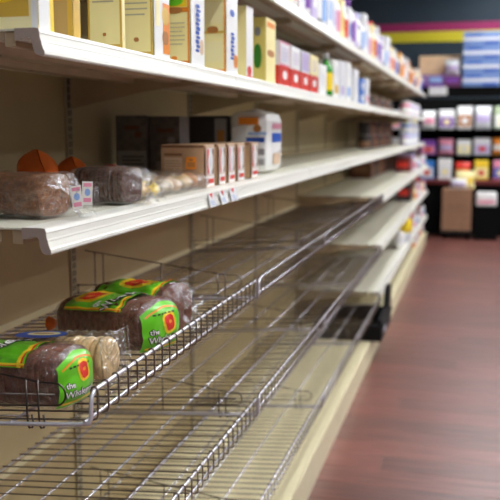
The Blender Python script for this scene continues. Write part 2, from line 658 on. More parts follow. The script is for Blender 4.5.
def arc(cx, cz, r, a0, a1, n):
    return [(cx + r * math.cos(math.radians(a0 + (a1 - a0) * i / n)), cz + r * math.sin(math.radians(a0 + (a1 - a0) * i / n))) for i in range(n + 1)]


NW = 26


def make_wire_shelf():
    t = thing('wire_shelf', 'x', 'wire shelf')
    D = 0.632
    H = 0.056
    # front frame: back corner, forward along the near side, up, along the front, down, back
    pts = [(-D, 0.010, zf(D) - 0.004), (-0.03, 0.010, zf(0.03) - 0.004)]
    pts += [(-0.012, 0.0100, -0.0035), (-0.003, 0.0105, -0.002), (0.0, 0.012, 0.007), (0.0, 0.013, H - 0.024), (0.0, 0.017, H - 0.010), (0.0, 0.025, H - 0.002), (0.0, 0.036, H)]
    pts += [(0, SEC / 2, H)]
    left = pts[:-1]
    right = [(x, SEC - y, z) for x, y, z in reversed(left)]
    b_ = bmesh.new()
    tube(b_, pts + right, 0.0042, 8)
    obj('front_frame', b_, CHROME, t)
    for i, (d, r, z) in enumerate(((0.010, 0.0036, 0.0082), (0.17, 0.0034, 0), (0.28, 0.0034, 0), (0.40, 0.0034, 0), (0.52, 0.0034, 0), (0.625, 0.003, 0))):
        b_ = bmesh.new()
        zz = zf(d) - r - 0.0022 + z
        y0 = 0.004 if i == 0 else 0.016
        tube(b_, [(-d, y0, zz), (-d, SEC / 2, zz), (-d, SEC - 0.016, zz)], r, 8)
        obj('support_rod', b_, CHROME, t)
    # the floor wires, each bent up at the front and hooked over the rail
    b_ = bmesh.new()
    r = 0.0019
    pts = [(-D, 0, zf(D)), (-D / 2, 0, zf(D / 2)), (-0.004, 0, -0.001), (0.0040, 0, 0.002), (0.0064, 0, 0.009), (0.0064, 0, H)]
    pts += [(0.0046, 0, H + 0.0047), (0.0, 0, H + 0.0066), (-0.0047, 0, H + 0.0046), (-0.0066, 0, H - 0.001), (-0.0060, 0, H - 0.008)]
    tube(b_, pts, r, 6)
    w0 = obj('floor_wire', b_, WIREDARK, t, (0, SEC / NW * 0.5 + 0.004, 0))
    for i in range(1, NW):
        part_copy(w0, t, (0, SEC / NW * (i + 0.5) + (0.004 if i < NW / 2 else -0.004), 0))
    return t


w = make_wire_shelf()
WTIER = ['upper wire shelf holding the green bread bags', 'middle wire shelf, empty', 'lowest wire shelf over the cream base deck']
for l in range(3):
    for k in range(NWIRE):
        what = ('chrome wire shelf of the %s wire tier, %s section from the camera' % (('highest', 'middle', 'lowest')[l], nth(k)))
        if l == 0 and k == 0:
            what = 'chrome wire shelf carrying the green-labelled bread bags'
        loc = (X_WIRE, AK[k], Z_W[l])
        if l == 0 and k == 0:
            w.location = loc
            tag(w, what, 'wire shelf', 'wire bread shelves')
        else:
            tree_copy(w, loc, 0, what, 'wire bread shelves')


def make_divider():
    t = thing('wire_divider', 'x', 'divider')
    r = 0.0019

    def P(d, h):
        return (-d, 0, zf(d) + h)
    # top wire: from the tall back corner down to the front, round the loop and back along the bottom
    pts = [P(0.60, 0.172), P(0.35, 0.122), P(0.105, 0.0725)]
    c = Vector((-0.075, 0, zf(0.075) + 0.0500))
    for a in range(80, -91, -17):
        pts.append((c.x + 0.0215 * math.cos(math.radians(a)), 0, c.z + 0.0215 * math.sin(math.radians(a))))
    pts += [P(0.12, 0.0285), P(0.35, 0.0285), P(0.632, 0.0285)]
    b_ = bmesh.new()
    tube(b_, pts, r, 6)
    obj('loop_wire', b_, DIVIDER_CHROME, t)
    b_ = bmesh.new()
    tube(b_, [P(0.632, 0.054), P(0.3, 0.052), P(0.075, 0.049)], r, 6)
    obj('middle_wire', b_, DIVIDER_CHROME, t)
    b_ = bmesh.new()
    tube(b_, [P(0.632, 0.008), P(0.3, 0.008), P(0.13, 0.008)], r, 6)
    obj('bottom_wire', b_, DIVIDER_CHROME, t)
    for d, h in ((0.628, 0.058), (0.565, 0.165), (0.535, 0.159), (0.33, 0.118)):
        b_ = bmesh.new()
        tube(b_, [(-d, 0.0030, zf(d) + 0.005), (-d, 0.0030, zf(d) + h)], r, 6)
        obj('upright_wire', b_, DIVIDER_CHROME, t)
    for d in (0.132, 0.108):
        b_ = bmesh.new()
        z0 = zf(d)
        tube(b_, [(-d, -0.0028, z0 + 0.079), (-d, -0.0028, z0 + 0.02), (-d + 0.001, -0.0028, z0 - 0.008), (-d + 0.003, -0.0015, z0 - 0.0145), (-d + 0.007, 0.0015, z0 - 0.0145), (-d + 0.009, 0.0028, z0 - 0.006), (-d + 0.006, 0.0028, z0 + 0.010)], 0.0021, 6)
        obj('clip_wire', b_, DIVIDER_CHROME, t)
    return t


dv = make_divider()
first = True
for l in range(3):
    for k in range(NWIRE):
        lab = 'dark wire divider with looped end on the %s wire tier, %s from the camera' % (('highest', 'middle', 'lowest')[l], nth(k))
        loc = (X_WIRE, AK[k] + (0.0198 if k == 0 else 0.0), Z_W[l])
        if first:
            dv.location = loc
            tag(dv, lab, 'divider', 'wire shelf dividers')
            first = False
        else:
            tree_copy(dv, loc, 0, lab, 'wire shelf dividers')

# ------------------------------------------------------------------ product builders
FACES = {'f': lambda x, y, z: (lambda u, v, o: (x / 2 + o, -y / 2 + u * y, v * z)),      # towards the aisle
         'n': lambda x, y, z: (lambda u, v, o: (-x / 2 + u * x, -y / 2 - o, v * z)),     # towards the camera
         't': lambda x, y, z: (lambda u, v, o: (-x / 2 + u * x, -y / 2 + v * y, z + o))}


def carton(name, label, cat, pos, dims, body, prints=(), rz=0.0, group=None, texts=(), bevel=0.002, part='printed_label'):
    """pos: centre of the base. prints: (face, u0, u1, v0, v1, material) or (face, 'o', cu, cv, ru, rv, material)"""
    x, y, z = dims
    b_ = bmesh.new()
    box(b_, -x / 2, x / 2, -y / 2, y / 2, 0, z)
    o = obj(name, b_, body, None, pos, bevel=bevel)
    o.rotation_euler = (0, 0, rz)
    tag(o, label, cat, group)
    if prints or texts:
        b_ = bmesh.new()
        ms = []

        def mi(m):
            if m not in ms:
                ms.append(m)
            return ms.index(m)
        for i, p in enumerate(prints):
            fn = FACES[p[0]](x, y, z)
            off = 0.0006 + 0.00025 * i
            if p[1] == 'o':
                blob(b_, lambda u, v: fn(u, v, off), p[2], p[3], p[4], p[5], mi(p[6]), p=2.4, n=16, rings=1)
            else:
                grid(b_, lambda u, v: fn(u, v, off), p[1], p[2], p[3], p[4], 1, 1, mi(p[5]), False)
        for (face, body_txt, u, v, size, m, vert) in texts:
            fn = FACES[face](x, y, z)
            vs, fs = text_mesh(body_txt, size, 0.0)
            ext = y if face == 'f' else x
            off = 0.0006 + 0.00025 * (len(prints) + 1)
            if vert:
                add_mapped(b_, vs, fs, lambda a, c: fn(u - c / ext, v + a / z, off), mi(m))
            else:
                add_mapped(b_, vs, fs, lambda a, c: fn(u + a / ext, v + c / z, off), mi(m))
        obj(part, b_, ms, o)
    return o


def lines(face, u0, u1, v0, v1, n, m, duty=0.4):
    out = []
    for i in range(n):
        a = v0 + (v1 - v0) * i / n
        out.append((face, u0, u1 - (0.12 * (u1 - u0) if i % 3 == 0 else 0), a, a + (v1 - v0) / n * duty, m))
    return out


BOTTLE = {}


def bottle(name, label, cat, pos, r, h, body, cap, lab, group=None, shape='bottle'):
    key = (shape, round(r, 3), round(h, 3))
    b_ = bmesh.new()
    if shape == 'can':
        lathe(b_, [(r * 0.93, 0), (r, 0.004), (r, h - 0.012), (r * 0.95, h - 0.006)], 16)
    elif shape == 'jar':
        lathe(b_, [(r * 0.9, 0), (r, 0.008), (r, h * 0.72), (r * 0.78, h * 0.82), (r * 0.76, h * 0.85)], 16)
    else:
        lathe(b_, [(r * 0.9, 0), (r, 0.008), (r, h * 0.60), (r * 0.86, h * 0.70), (r * 0.42, h * 0.80), (r * 0.36, h * 0.88)], 16)
    o = obj(name, b_, body, None, pos)
    tag(o, label, cat, group)
    b_ = bmesh.new()
    if shape == 'can':
        lathe(b_, [(r * 0.97, h - 0.008), (r * 0.97, h - 0.001), (r * 0.9, h), (r * 0.88, h - 0.003)], 16)
    elif shape == 'jar':
        lathe(b_, [(r * 0.84, h * 0.84), (r * 0.84, h * 0.99), (r * 0.8, h)], 16)
    else:
        lathe(b_, [(r * 0.46, h * 0.86), (r * 0.46, h * 0.985), (r * 0.4, h)], 12)
    obj('lid' if shape != 'bottle' else 'cap', b_, cap, o)
    b_ = bmesh.new()
    fn = lambda u, v: (r * 1.012 * math.cos(u), r * 1.012 * math.sin(u), v)
    grid(b_, fn, -2.4, 1.2, h * 0.14, h * 0.55, 12, 1, 0)
    obj('label', b_, lab, o)
    return o


def pouch(name, label, cat, pos, w_, d_, h_, body, bandm, rz=0.0, group=None, seed=0, peak=0.0):
    """a soft pillow bag standing up, crimped at top and bottom, with a printed band"""
    def fn(u, v, o=0.0):
        a = u * 2 * math.pi
        s = max(0.0, 1 - abs(2 * v - 1) ** 3.2)
        th = d_ / 2 * s + 0.0015 + o
        n_ = noise.noise(Vector((math.cos(a) * 1.7 + seed, math.sin(a) * 1.7, v * 4))) * 0.10
        return (th * (1 + n_) * math.cos(a), w_ / 2 * (1 - 0.10 * s) * (1 + 0.3 * n_) * math.sin(a), v * h_ * (1 + peak * v * (0.35 - abs(math.sin(a) - 0.3)) + peak * 0.5 * noise.noise(Vector((math.sin(a) * 3 + seed, 0, 7)))))
    b_ = bmesh.new()
    grid(b_, fn, 0, 1, 0, 1, 18, 10)
    bmesh.ops.remove_doubles(b_, verts=b_.verts[:], dist=1e-5)
    o = obj(name, b_, body, None, pos)
    o.rotation_euler = (0, 0, rz)
    tag(o, label, cat, group)
    b_ = bmesh.new()
    grid(b_, lambda u, v: fn(u, v, 0.0015), -0.30, 0.16, 0.30, 0.62, 12, 4)
    obj('printed_band', b_, bandm, o)
    return o


# ------------------------------------------------------------------ top-but-one shelf: yellow biscuit boxes
ZB1 = I_S1


def biscuit(label, ynear, thick, xf, width, h, prints, texts=(), rz=0.0, body=PALEY):
    return carton('biscuit_box', label, 'box', (xf - width / 2, ynear + thick / 2, ZB1), (width, thick, h), body, prints, rz, 'yellow biscuit boxes on the upper shelf', texts)


frame = lambda m, f='n': [(f, 0.0, 0.06, 0, 1, m), (f, 0.94, 1.0, 0, 1, m), (f, 0.06, 0.94, 0.0, 0.04, m)]
G = 'yellow biscuit boxes on the upper shelf'
biscuit('white-edged cream box with a yellow picture, closest to the shelf end', 1.385, 0.055, -0.752, 0.17, 0.235,
        [('n', 0.0, 0.93, 0.0, 1.0, CREAM), ('n', 0.0, 0.90, 0.10, 0.24, GOLD), ('n', 'o', 0.45, 0.30, 0.40, 0.10, YELLOW), ('n', 0.93, 1.0, 0, 1, WHITE), ('f', 0, 1, 0, 1, WHITE), ('f', 0.75, 1, 0, 1, YELLOW)])
biscuit('tan box with gold edge, between the first cream box and a dark gap', 1.520, 0.03, -0.752, 0.078, 0.23,
        [('n', 0, 1, 0, 1, TAN), ('n', 0.86, 1.0, 0, 1, GOLD), ('f', 0, 1, 0, 1, GOLD)] + lines('n', 0.1, 0.8, 0.3, 0.9, 7, GOLD, 0.25))
biscuit('pale yellow box with gold border, just past the dark gap', 1.750, 0.018, -0.750, 0.080, 0.235,
        [('n', 0, 1, 0, 1, PALEY)] + frame(GOLD) + lines('n', 0.15, 0.85, 0.42, 0.9, 9, TEXTG, 0.25) + [('n', 'o', 0.5, 0.13, 0.05, 0.016, BISCUIT)])
biscuit('pale yellow box with small brown emblem and white spine with orange picture', 1.930, 0.105, -0.750, 0.080, 0.235,
        [('n', 0, 1, 0, 1, PALEY)] + frame(GOLD) + lines('n', 0.15, 0.85, 0.40, 0.9, 9, TEXTG, 0.25) +
        [('n', 'o', 0.5, 0.16, 0.08, 0.022, BISCUIT), ('f', 0, 1, 0, 1, WHITE), ('f', 0.55, 1.0, 0.04, 0.55, ORANGE), ('f', 'o', 0.72, 0.42, 0.22, 0.09, GOLD), ('f', 'o', 0.7, 0.2, 0.2, 0.07, BISCUIT), ('f', 0.1, 0.35, 0.3, 0.8, CREAM)])
biscuit('yellow box with green and orange top picture and blue lettering up its white spine', 2.205, 0.115, -0.752, 0.085, 0.235,
        [('n', 0, 1, 0, 1, PALEY)] + frame(ORANGE) + [('n', 0, 1, 0.58, 0.63, ORANGE), ('n', 0.08, 0.92, 0.64, 0.98, YELLOW), ('n', 'o', 0.5, 0.72, 0.3, 0.07, GREEN), ('n', 'o', 0.48, 0.60, 0.3, 0.035, BISCUIT)] +
        lines('n', 0.15, 0.85, 0.22, 0.5, 6, TEXTG, 0.25) + [('n', 'o', 0.5, 0.07, 0.1, 0.02, ORANGE), ('f', 0, 1, 0, 1, WHITE), ('f', 'o', 0.78, 0.22, 0.16, 0.09, KRAFTL)] + [('f', 'o', 0.44 + 0.06 * (q % 2), 0.17 + 0.050 * q, 0.15, 0.017 + 0.004 * (q % 3), BLUE) for q in range(11)])
biscuit('two-panel yellow box with a brown biscuit picture and blue marks on its white spine', 2.545, 0.125, -0.752, 0.083, 0.235,
        [('n', 0, 1, 0, 1, PALEY)] + frame(ORANGE) + [('n', 0, 1, 0.50, 0.53, GOLD), ('n', 'o', 0.5, 0.545, 0.22, 0.045, BISCUIT), ('n', 0.15, 0.85, 0.62, 0.9, CREAM), ('n', 0.15, 0.85, 0.14, 0.40, CREAM),
         ('f', 0, 1, 0, 1, WHITE), ('f', 'o', 0.5, 0.78, 0.2, 0.045, BLUE), ('f', 'o', 0.8, 0.17, 0.18, 0.09, ORANGE)] + [('f', 'o', 0.48 + 0.06 * (q % 2), 0.20 + 0.052 * q, 0.15, 0.017 + 0.004 * (q % 3), BLUE) for q in range(7)])
biscuit('pale green-tinged yellow box with red foot, before the olive box', 2.800, 0.09, -0.757, 0.078, 0.235,
        [('n', 0, 1, 0, 1, PALEY), ('n', 0.1, 0.6, 0.7, 0.85, DGREEN), ('f', 0, 1, 0, 1, WHITE), ('f', 'o', 0.45, 0.10, 0.3, 0.07, RED), ('f', 0, 1, 0.0, 0.03, RED)])
biscuit('olive yellow box with green picture and brown lettering, tallest before the red cartons', 3.075, 0.15, -0.757, 0.090, 0.232,
        [('n', 0, 1, 0, 1, OLIVE), ('n', 'o', 0.66, 0.40, 0.17, 0.19, DGREEN), ('n', 'o', 0.66, 0.78, 0.13, 0.07, GREYPACK), ('f', 0, 1, 0, 1, PALEY), ('f', 'o', 0.5, 0.46, 0.38, 0.055, BISCUIT), ('f', 0.1, 0.9, 0.86, 0.94, ORANGE)] + [('n', 'o', 0.26 + 0.06 * (q % 2), 0.17 + 0.052 * q, 0.10, 0.017 + 0.004 * (q % 3), BROWN) for q in range(8)])

# red-bottomed cartons
tops = [PWHITE, PINK, PWHITE, PALEY]
words = ['pale pink-edged top', 'pink top', 'white top', 'yellow top']
for i in range(4):
    y0 = 3.30 + i * 0.215
    carton('red_base_carton', 'white carton with red lower half and %s, %s past the olive box' % (words[i], nth(i)), 'carton',
           (-0.795, y0 + 0.095, ZB1), (0.075, 0.19, 0.172), WHITE,
           [('n', 0, 1, 0.46, 1, (PWHITE, WHITE, GREYPACK, PALEY)[i]), ('f', 0, 1, 0.46, 1, (PINK, PWHITE, PWHITE, PALEY)[i]), ('f', 0.06, 0.94, 0.50, 0.96, (PWHITE, WHITE, LILAC, CREAM)[i]), ('n', 0, 1, 0, 0.45, RED), ('f', 0, 1, 0, 0.45, RED), ('f', 'o', 0.5, 0.25, 0.22, 0.10, WHITE), ('n', 'o', 0.6, 0.25, 0.2, 0.1, WHITE)]
           + lines('f', 0.2, 0.8, 0.58, 0.9, 4, LILAC, 0.3), 0, 'cartons with red lower halves')
carton('white_carton', 'plain white carton between the red cartons and a green bottle', 'carton', (-0.80, 4.30, ZB1), (0.08, 0.2, 0.150), WHITE,
       [('f', 0.1, 0.9, 0.3, 0.7, PWHITE), ('n', 0.1, 0.9, 0.3, 0.8, PWHITE)])
bottle('green_bottle', 'slim green bottle with pale cap, beside the plain white carton', 'bottle', (-0.785, 4.52, ZB1), 0.036, 0.225, mat('green_glass_print', (0.03, 0.30, 0.02), 0.25), PWHITE, YELLOW)
for i, (yy, hh, bd, lm, words_) in enumerate(((4.70, 0.20, WHITE, GOLD, 'white carton with gold foot, first past the green bottle'),
                                         (4.93, 0.215, PWHITE, LILAC, 'pale carton with lilac mark, second past the green bottle'),
                                         (5.17, 0.225, WHITE, SKYB, 'tall white carton, third past the green bottle'),
                                         (5.50, 0.205, PWHITE, WHITE, 'white carton standing alone before the blue one'),
                                         (5.80, 0.165, mat('print_bright_blue', (0.02, 0.17, 0.62), 0.4), WHITE, 'bright blue carton on the upper shelf'),
                                         (6.08, 0.180, PWHITE, PINK, 'pale grey carton just past the blue one'))):
    carton('carton', words_, 'carton', (-0.80, yy, ZB1), (0.085, 0.19, hh), bd,
           [('f', 0.15, 0.85, 0.12, 0.35, lm), ('n', 0.15, 0.85, 0.12, 0.35, lm), ('f', 0.15, 0.85, 0.6, 0.85, PWHITE)], 0, 'cartons past the green bottle')

# dark cans and jars further along on the upper and middle shelves
n = 0
CANMATS = [DARKPACK, DARKPACK, BROWN, mat('print_dark_red', (0.16, 0.02, 0.02), 0.4)]
LIDMATS = [GREYPACK, BROWN, KRAFTL]
i = 0
yy = 8.10
while yy < 12.0:
    far = yy > 10.2
    bd, ld = (CANMATS[i % 4], LIDMATS[i % 3]) if not far else ((LILAC, PWHITE, PINK, SKYB)[i % 4], WHITE)
    bottle('jar', '%s jar on the upper shelf, %s along past the pale cartons' % ('dark brown' if not far else 'pale', nth(i)), 'jar', (-1.02 if not far else -0.83, yy, ZB1), 0.062, 0.16, bd, ld, (KRAFTD, DARKPACK, BROWN)[i % 3] if not far else WHITE, 'jars on the far upper shelf', 'jar')
    i += 1
    yy += 0.21 if not far else 0.16
i = 0
yy = 8.05
while yy < 12.0:
    far = yy > 10.3
    for l in range(2):
        bd, ld = (CANMATS[(i + l) % 4], LIDMATS[(i + 2 * l) % 3]) if not far else ((SKYB, PWHITE, LILAC)[(i + l) % 3], WHITE)
        bottle('food_can', '%s can on the far middle shelf, %s stack along, %s of its stack' % ('dark' if not far else 'pale', nth(i), ('bottom', 'top')[l]), 'can',
               (-1.03 if not far else -0.84, yy, I_S2 + l * 0.129), 0.060, 0.128, bd, ld, (KRAFTD, DARKPACK, BROWN)[(i + l) % 3] if not far else WHITE, 'stacked cans on the far middle shelf', 'can')
    i += 1
    yy += 0.21 if not far else 0.16

# ------------------------------------------------------------------ topmost shelf: bottles and packets
yy = 3.05
i = 0
PAL = [('white', WHITE, SKYB), ('pale grey', PWHITE, LILAC), ('white', WHITE, PINK), ('pale yellow', PALEY, GOLD), ('white', WHITE, RED), ('pale', PWHITE, BLUE),
       ('white', WHITE, PURPLE), ('lilac', LILAC, WHITE), ('grey', GREYPACK, WHITE), ('white', PWHITE, SKYB), ('orange', PASTRY, BISCUIT), ('cream', CREAM, ORANGE),
       ('brown', BISCUIT, WHITE), ('white', WHITE, ORANGE), ('blue', BLUE, WHITE)]
kinds = ['carton', 'carton', 'bottle', 'carton', 'bottle', 'carton', 'bottle', 'carton', 'bottle', 'bottle', 'pouch', 'pouch']
while yy < 12.2:
    if yy < 8.2:
        cn, bd, lm = PAL[i % 10]
        kd = kinds[i % 10]
    else:
        cn, bd, lm = PAL[(10, 13, 11, 12, 14, 5, 11, 10)[i % 8]]
        kd = ('pouch', 'bottle', 'pouch', 'carton', 'pouch', 'bottle')[i % 6]
    hh = 0.22 + 0.07 * rnd.random()
    lab = '%s %s on the topmost shelf, %s item along from the camera' % (cn, kd, nth(i))
    gp = 'goods along the topmost shelf'
    if kd == 'carton':
        carton('carton', lab, 'carton', (-0.82, yy, I_S0), (0.11, 0.125, hh), bd, [('f', 0.12, 0.88, 0.25, 0.6, lm), ('n', 0.15, 0.85, 0.3, 0.55, lm), ('f', 0.15, 0.85, 0.72, 0.88, WHITE if bd is not WHITE else PWHITE)], 0, gp)
    elif kd == 'bottle':
        bottle('bottle', lab, 'bottle', (-0.815, yy, I_S0), 0.056, hh + 0.02, bd, lm, lm, gp)
    else:
        pouch('pouch', lab, 'pouch', (-0.81, yy, I_S0), 0.135, 0.08, hh, bd, lm, rnd.uniform(-0.2, 0.2), gp, i)
    if yy > 8.2 and i % 2 == 0:
        pass
    yy += 0.147
    i += 1

# ------------------------------------------------------------------ loaves in film


class Loaf:
    def __init__(s, L, w_, h_, p=3.4, seed=0, crumple=0.004):
        s.L, s.w, s.h, s.p, s.seed, s.cr = L, w_, h_, p, seed, crumple

    def sec(s, th):
        c, q = math.cos(th), math.sin(th)
        y_ = math.copysign(abs(c) ** (2 / s.p), c) * s.w / 2
        z_ = s.h / 2 + math.copysign(abs(q) ** (2 / s.p), q) * s.h / 2
        k = 1 + 0.05 * (z_ / s.h - 0.5)
        return y_ * k, z_

    def P(s, x, th, off=0.0, scale=1.0, zc=None):
        y_, z_ = s.sec(th)
        zc = s.h / 2 if zc is None else zc
        n_ = noise.fractal(Vector((x * 22 + s.seed, math.cos(th) * 2.2, math.sin(th) * 2.2)), 1.0, 2.0, 3) * s.cr
        q_ = noise.noise(Vector((x * 46 + s.seed * 3, math.cos(th) * 3.1 + x * 9, math.sin(th) * 3.1)))
        n_ += (0.30 - abs(q_)) * s.cr * 0.9
        l_ = math.hypot(y_, z_ - s.h / 2) or 1
        o = (off + n_) / l_ * 1.0
        yy_, zz_ = y_ * scale * (1 + o), zc + (z_ - s.h / 2) * scale * (1 + o)
        return Vector((x, yy_, max(zz_, 0.0008 + off * 0.2)))

    def loaf_mesh(s, slices, groove=0.978):
        b_ = bmesh.new()
        n_ = 40
        xs = []
        th_ = s.L / slices
        rows = []
        for i in range(slices):
            for fr, sc_ in ((0.02, groove), (0.16, 1.0), (0.84, 1.0), (0.98, groove)):
                rows.append((-s.L + (i + fr) * th_, sc_ * (1 + 0.012 * math.sin(i * 2.7 + s.seed))))
        ring0 = None
        for x, sc_ in rows:
            ring = []
            for k in range(n_):
                y_, z_ = s.sec(2 * math.pi * k / n_)
                ring.append(b_.verts.new((x, y_ * sc_, 0.003 + (z_ - s.h / 2) * sc_ + s.h / 2)))
            if ring0:
                for k in range(n_):
                    f_ = b_.faces.new((ring0[k], ring0[(k + 1) % n_], ring[(k + 1) % n_], ring[k]))
                    f_.smooth = True
            else:
                b_.faces.new(list(reversed(ring)))
            ring0 = ring
        b_.faces.new(ring0)
        return b_

    def end_fn(s, e, off=0.0):
        """flat-ish closed end: (y, z) -> point"""
        def fn(y_, z_):
            a = (abs(2 * y_ / s.w) ** s.p + abs(2 * (z_ - s.h / 2) / s.h) ** s.p) ** (1 / s.p)
            n_ = noise.fractal(Vector((y_ * 30 + s.seed, z_ * 30, 3.3)), 1.0, 2.0, 3) * s.cr * 0.7
            return Vector((e * (1 - min(a, 1.15) ** 3) + off + n_ + 0.004, y_, z_))
        return fn

    def bag_mesh(s, e_front, tied_front, e_back=0.04, nseg=56, flare=0.05):
        """film around the loaf. tied_front: gathered to a neck and flared; otherwise folded flat"""
        b_ = bmesh.new()
        st = []
        for i in range(7):
            a = i / 6
            st.append((-s.L - e_back * (1 - a) ** 1.0, 0.10 + 0.90 * math.sin(a * math.pi / 2) ** 0.8, 0.0035, None))
        m = max(8, int(s.L / 0.014))
        for i in range(1, m):
            st.append((-s.L + s.L * i / m, 1.0, 0.0045, None))
        if tied_front:
            for i in range(9):
                a = i / 8
                st.append((e_front * a, 1.0 - 0.80 * a ** 2.2, 0.005 + 0.004 * a, s.h * (0.5 - 0.08 * a)))
            for i in range(1, 6):
                a = i / 5
                st.append((e_front + flare * a, 0.22 + 0.42 * a, 0.008, s.h * 0.42))
        rings = []
        for j, (x, sc_, off, zc) in enumerate(st):
            ring = []
            for k in range(nseg):
                th_ = 2 * math.pi * k / nseg
                if zc is not None and x > 0.004:
                    a = min(1.0, x / e_front)
                    pl = 1 + (0.16 * a) * math.sin(th_ * 9 + s.seed + x * 30) + 0.10 * a * noise.noise(Vector((th_ * 3, x * 60, s.seed)))
                    v = s.P(x, th_, off, sc_ * pl, zc)
                    v.x += 0.006 * a * math.sin(th_ * 5 + s.seed)
                else:
                    v = s.P(x, th_, off, sc_)
                ring.append(b_.verts.new(v))
            rings.append(ring)
        if not tied_front:
            fn = s.end_fn(e_front)
            for a in (1.03, 0.94, 0.8, 0.6, 0.4, 0.2):
                ring = []
                for k in range(nseg):
                    y_, z_ = s.sec(2 * math.pi * k / nseg)
                    v = fn(y_ * a, s.h / 2 + (z_ - s.h / 2) * a)
                    v.z = max(v.z, 0.001)
                    ring.append(b_.verts.new(v))
                rings.append(ring)
        for a, c in zip(rings, rings[1:]):
            for k in range(nseg):
                f_ = b_.faces.new((a[k], a[(k + 1) % nseg], c[(k + 1) % nseg], c[k]))
                f_.smooth = True
        if not tied_front:
            b_.faces.new(rings[-1])
        return b_


LB = 'loaves in clear film'


def place(root, end, z, rz, tilt=0.0):
    root.location = (end[0], end[1], z)
    root.rotation_euler = (0, -tilt, rz)


# --- brown loaf with two paper tags, on the middle shelf
lo = Loaf(0.27, 0.112, 0.084, 3.8, 1.3, 0.004)
t = thing('bread_loaf', 'unsliced brown loaf in crinkled film with two red-printed tags, at the shelf end', 'bread', (0, 0, 0), 0, LB)
obj('loaf', lo.loaf_mesh(2), CRUST, t)
obj('film_bag', lo.bag_mesh(0.045, True, flare=0.028), FILM, t)
for i, (yy, zz, tl, xx) in enumerate(((-0.024, 0.020, 0.10, 0.066), (0.008, 0.026, -0.05, 0.066))):
    b_ = bmesh.new()
    box(b_, -0.0008, 0.0008, -0.0105, 0.0105, 0, 0.046)
    box(b_, 0.0009, 0.0011, -0.0085, 0.0085, 0.036, 0.043, 1)
    box(b_, 0.0009, 0.0011, -0.008, 0.008, 0.006, 0.014, 1)
    blob(b_, lambda u, v: (0.0012, u, v), 0.0, 0.025, 0.006, 0.007, 2)
    tg = obj('paper_tag', b_, [PAPERTAG, PINK, SKYB], t, (xx, yy, zz))
    tg.rotation_euler = (tl, 0, -0.65)
b_ = bmesh.new()
fn = lambda x, th: lo.P(x, th, 0.0062)
grid(b_, fn, -0.20, -0.145, math.radians(70), math.radians(105), 4, 4, 0)
obj('sticker', b_, KRAFTL, t)
place(t, (-0.800, 1.520), I_S2, math.radians(-6))

# --- dark sliced rye loaf
lo = Loaf(0.125, 0.108, 0.082, 4.0, 4.1, 0.004)
t = thing('bread_loaf', 'dark sliced rye loaf in clear crinkled film, behind the tagged brown loaf', 'bread', (0, 0, 0), 0, LB)
obj('loaf', lo.loaf_mesh(10, 0.88), CRUSTD, t)
obj('film_bag', lo.bag_mesh(0.045, True, flare=0.018), FILM, t)
place(t, (-0.778, 1.855), I_S2, math.radians(-5))

# --- the bags of pastries
PG = 'bags of pastries on the middle shelf'
for i, (x, yy, rz, mats_, lab) in enumerate((
        (-0.855, 2.016, 0.02, [PASTRY, YELLOW, PASTRY], 'flat film bag of yellow pastries beside the dark rye loaf'),
        (-0.850, 2.174, -0.03, [PASTRYW, KRAFTL, PASTRY], 'film bag of sugared white pastries, middle of three pastry bags'),
        (-0.855, 2.330, 0.02, [PASTRY, BISCUIT, PASTRY], 'film bag of golden brown pastries touching the brown cartons'))):
    t = thing('pastry_bag', lab, 'pastry', (x, yy, I_S2), rz, PG)
    pr = random.Random(i + 3)
    for a in range(3):
        for c in range(2):
            b_ = bmesh.new()
            bmesh.ops.create_icosphere(b_, subdivisions=3, radius=1)
            sx, sy, sz = 0.030, 0.029, 0.019 + 0.004 * pr.random()
            sd = pr.random() * 20
            for v in b_.verts:
                nn = 1 + 0.16 * noise.noise(v.co * 1.6 + Vector((sd, 0, 0)))
                v.co = Vector((v.co.x * sx * nn, v.co.y * sy * nn, max(v.co.z, -0.75) * sz * nn))
            for f_ in b_.faces:
                f_.smooth = True
            zb = 0.021
            obj('pastry', b_, mats_[(a + c) % 3], t, (0.040 - a * 0.058, -0.030 + c * 0.060, zb + 0.004 * pr.random()))
    lo = Loaf(0.185, 0.132, 0.050, 2.6, i * 3.3, 0.006)
    bag = obj('film_bag', lo.bag_mesh(0.03, False, 0.05), FILM, t, (0.075, 0, 0))

# --- orange and red foil bags at the back
for (x, yy, w_, h_, m, bd, rz, lab) in ((-1.06, 1.925, 0.17, 0.110, SNACKOR, SNACKRED, 0.75, 'orange foil snack bag behind the tagged brown loaf'),
                                       (-1.19, 1.76, 0.15, 0.110, SNACKRED, SNACKOR, 1.0, 'red foil snack bag behind the orange one'),
                                       (-1.09, 2.19, 0.12, 0.080, SNACKOR, YELLOW, 0.9, 'small orange and yellow foil bag behind the rye loaf'),
                                       (-1.06, 2.38, 0.12, 0.062, SNACKRED, SNACKOR, 1.1, 'small red foil bag behind the pastries')):
    pouch('snack_bag', lab, 'snack bag', (x, yy, I_S2), w_, 0.10, h_, m, bd, rz, 'foil snack bags', yy * 7, 0.45)

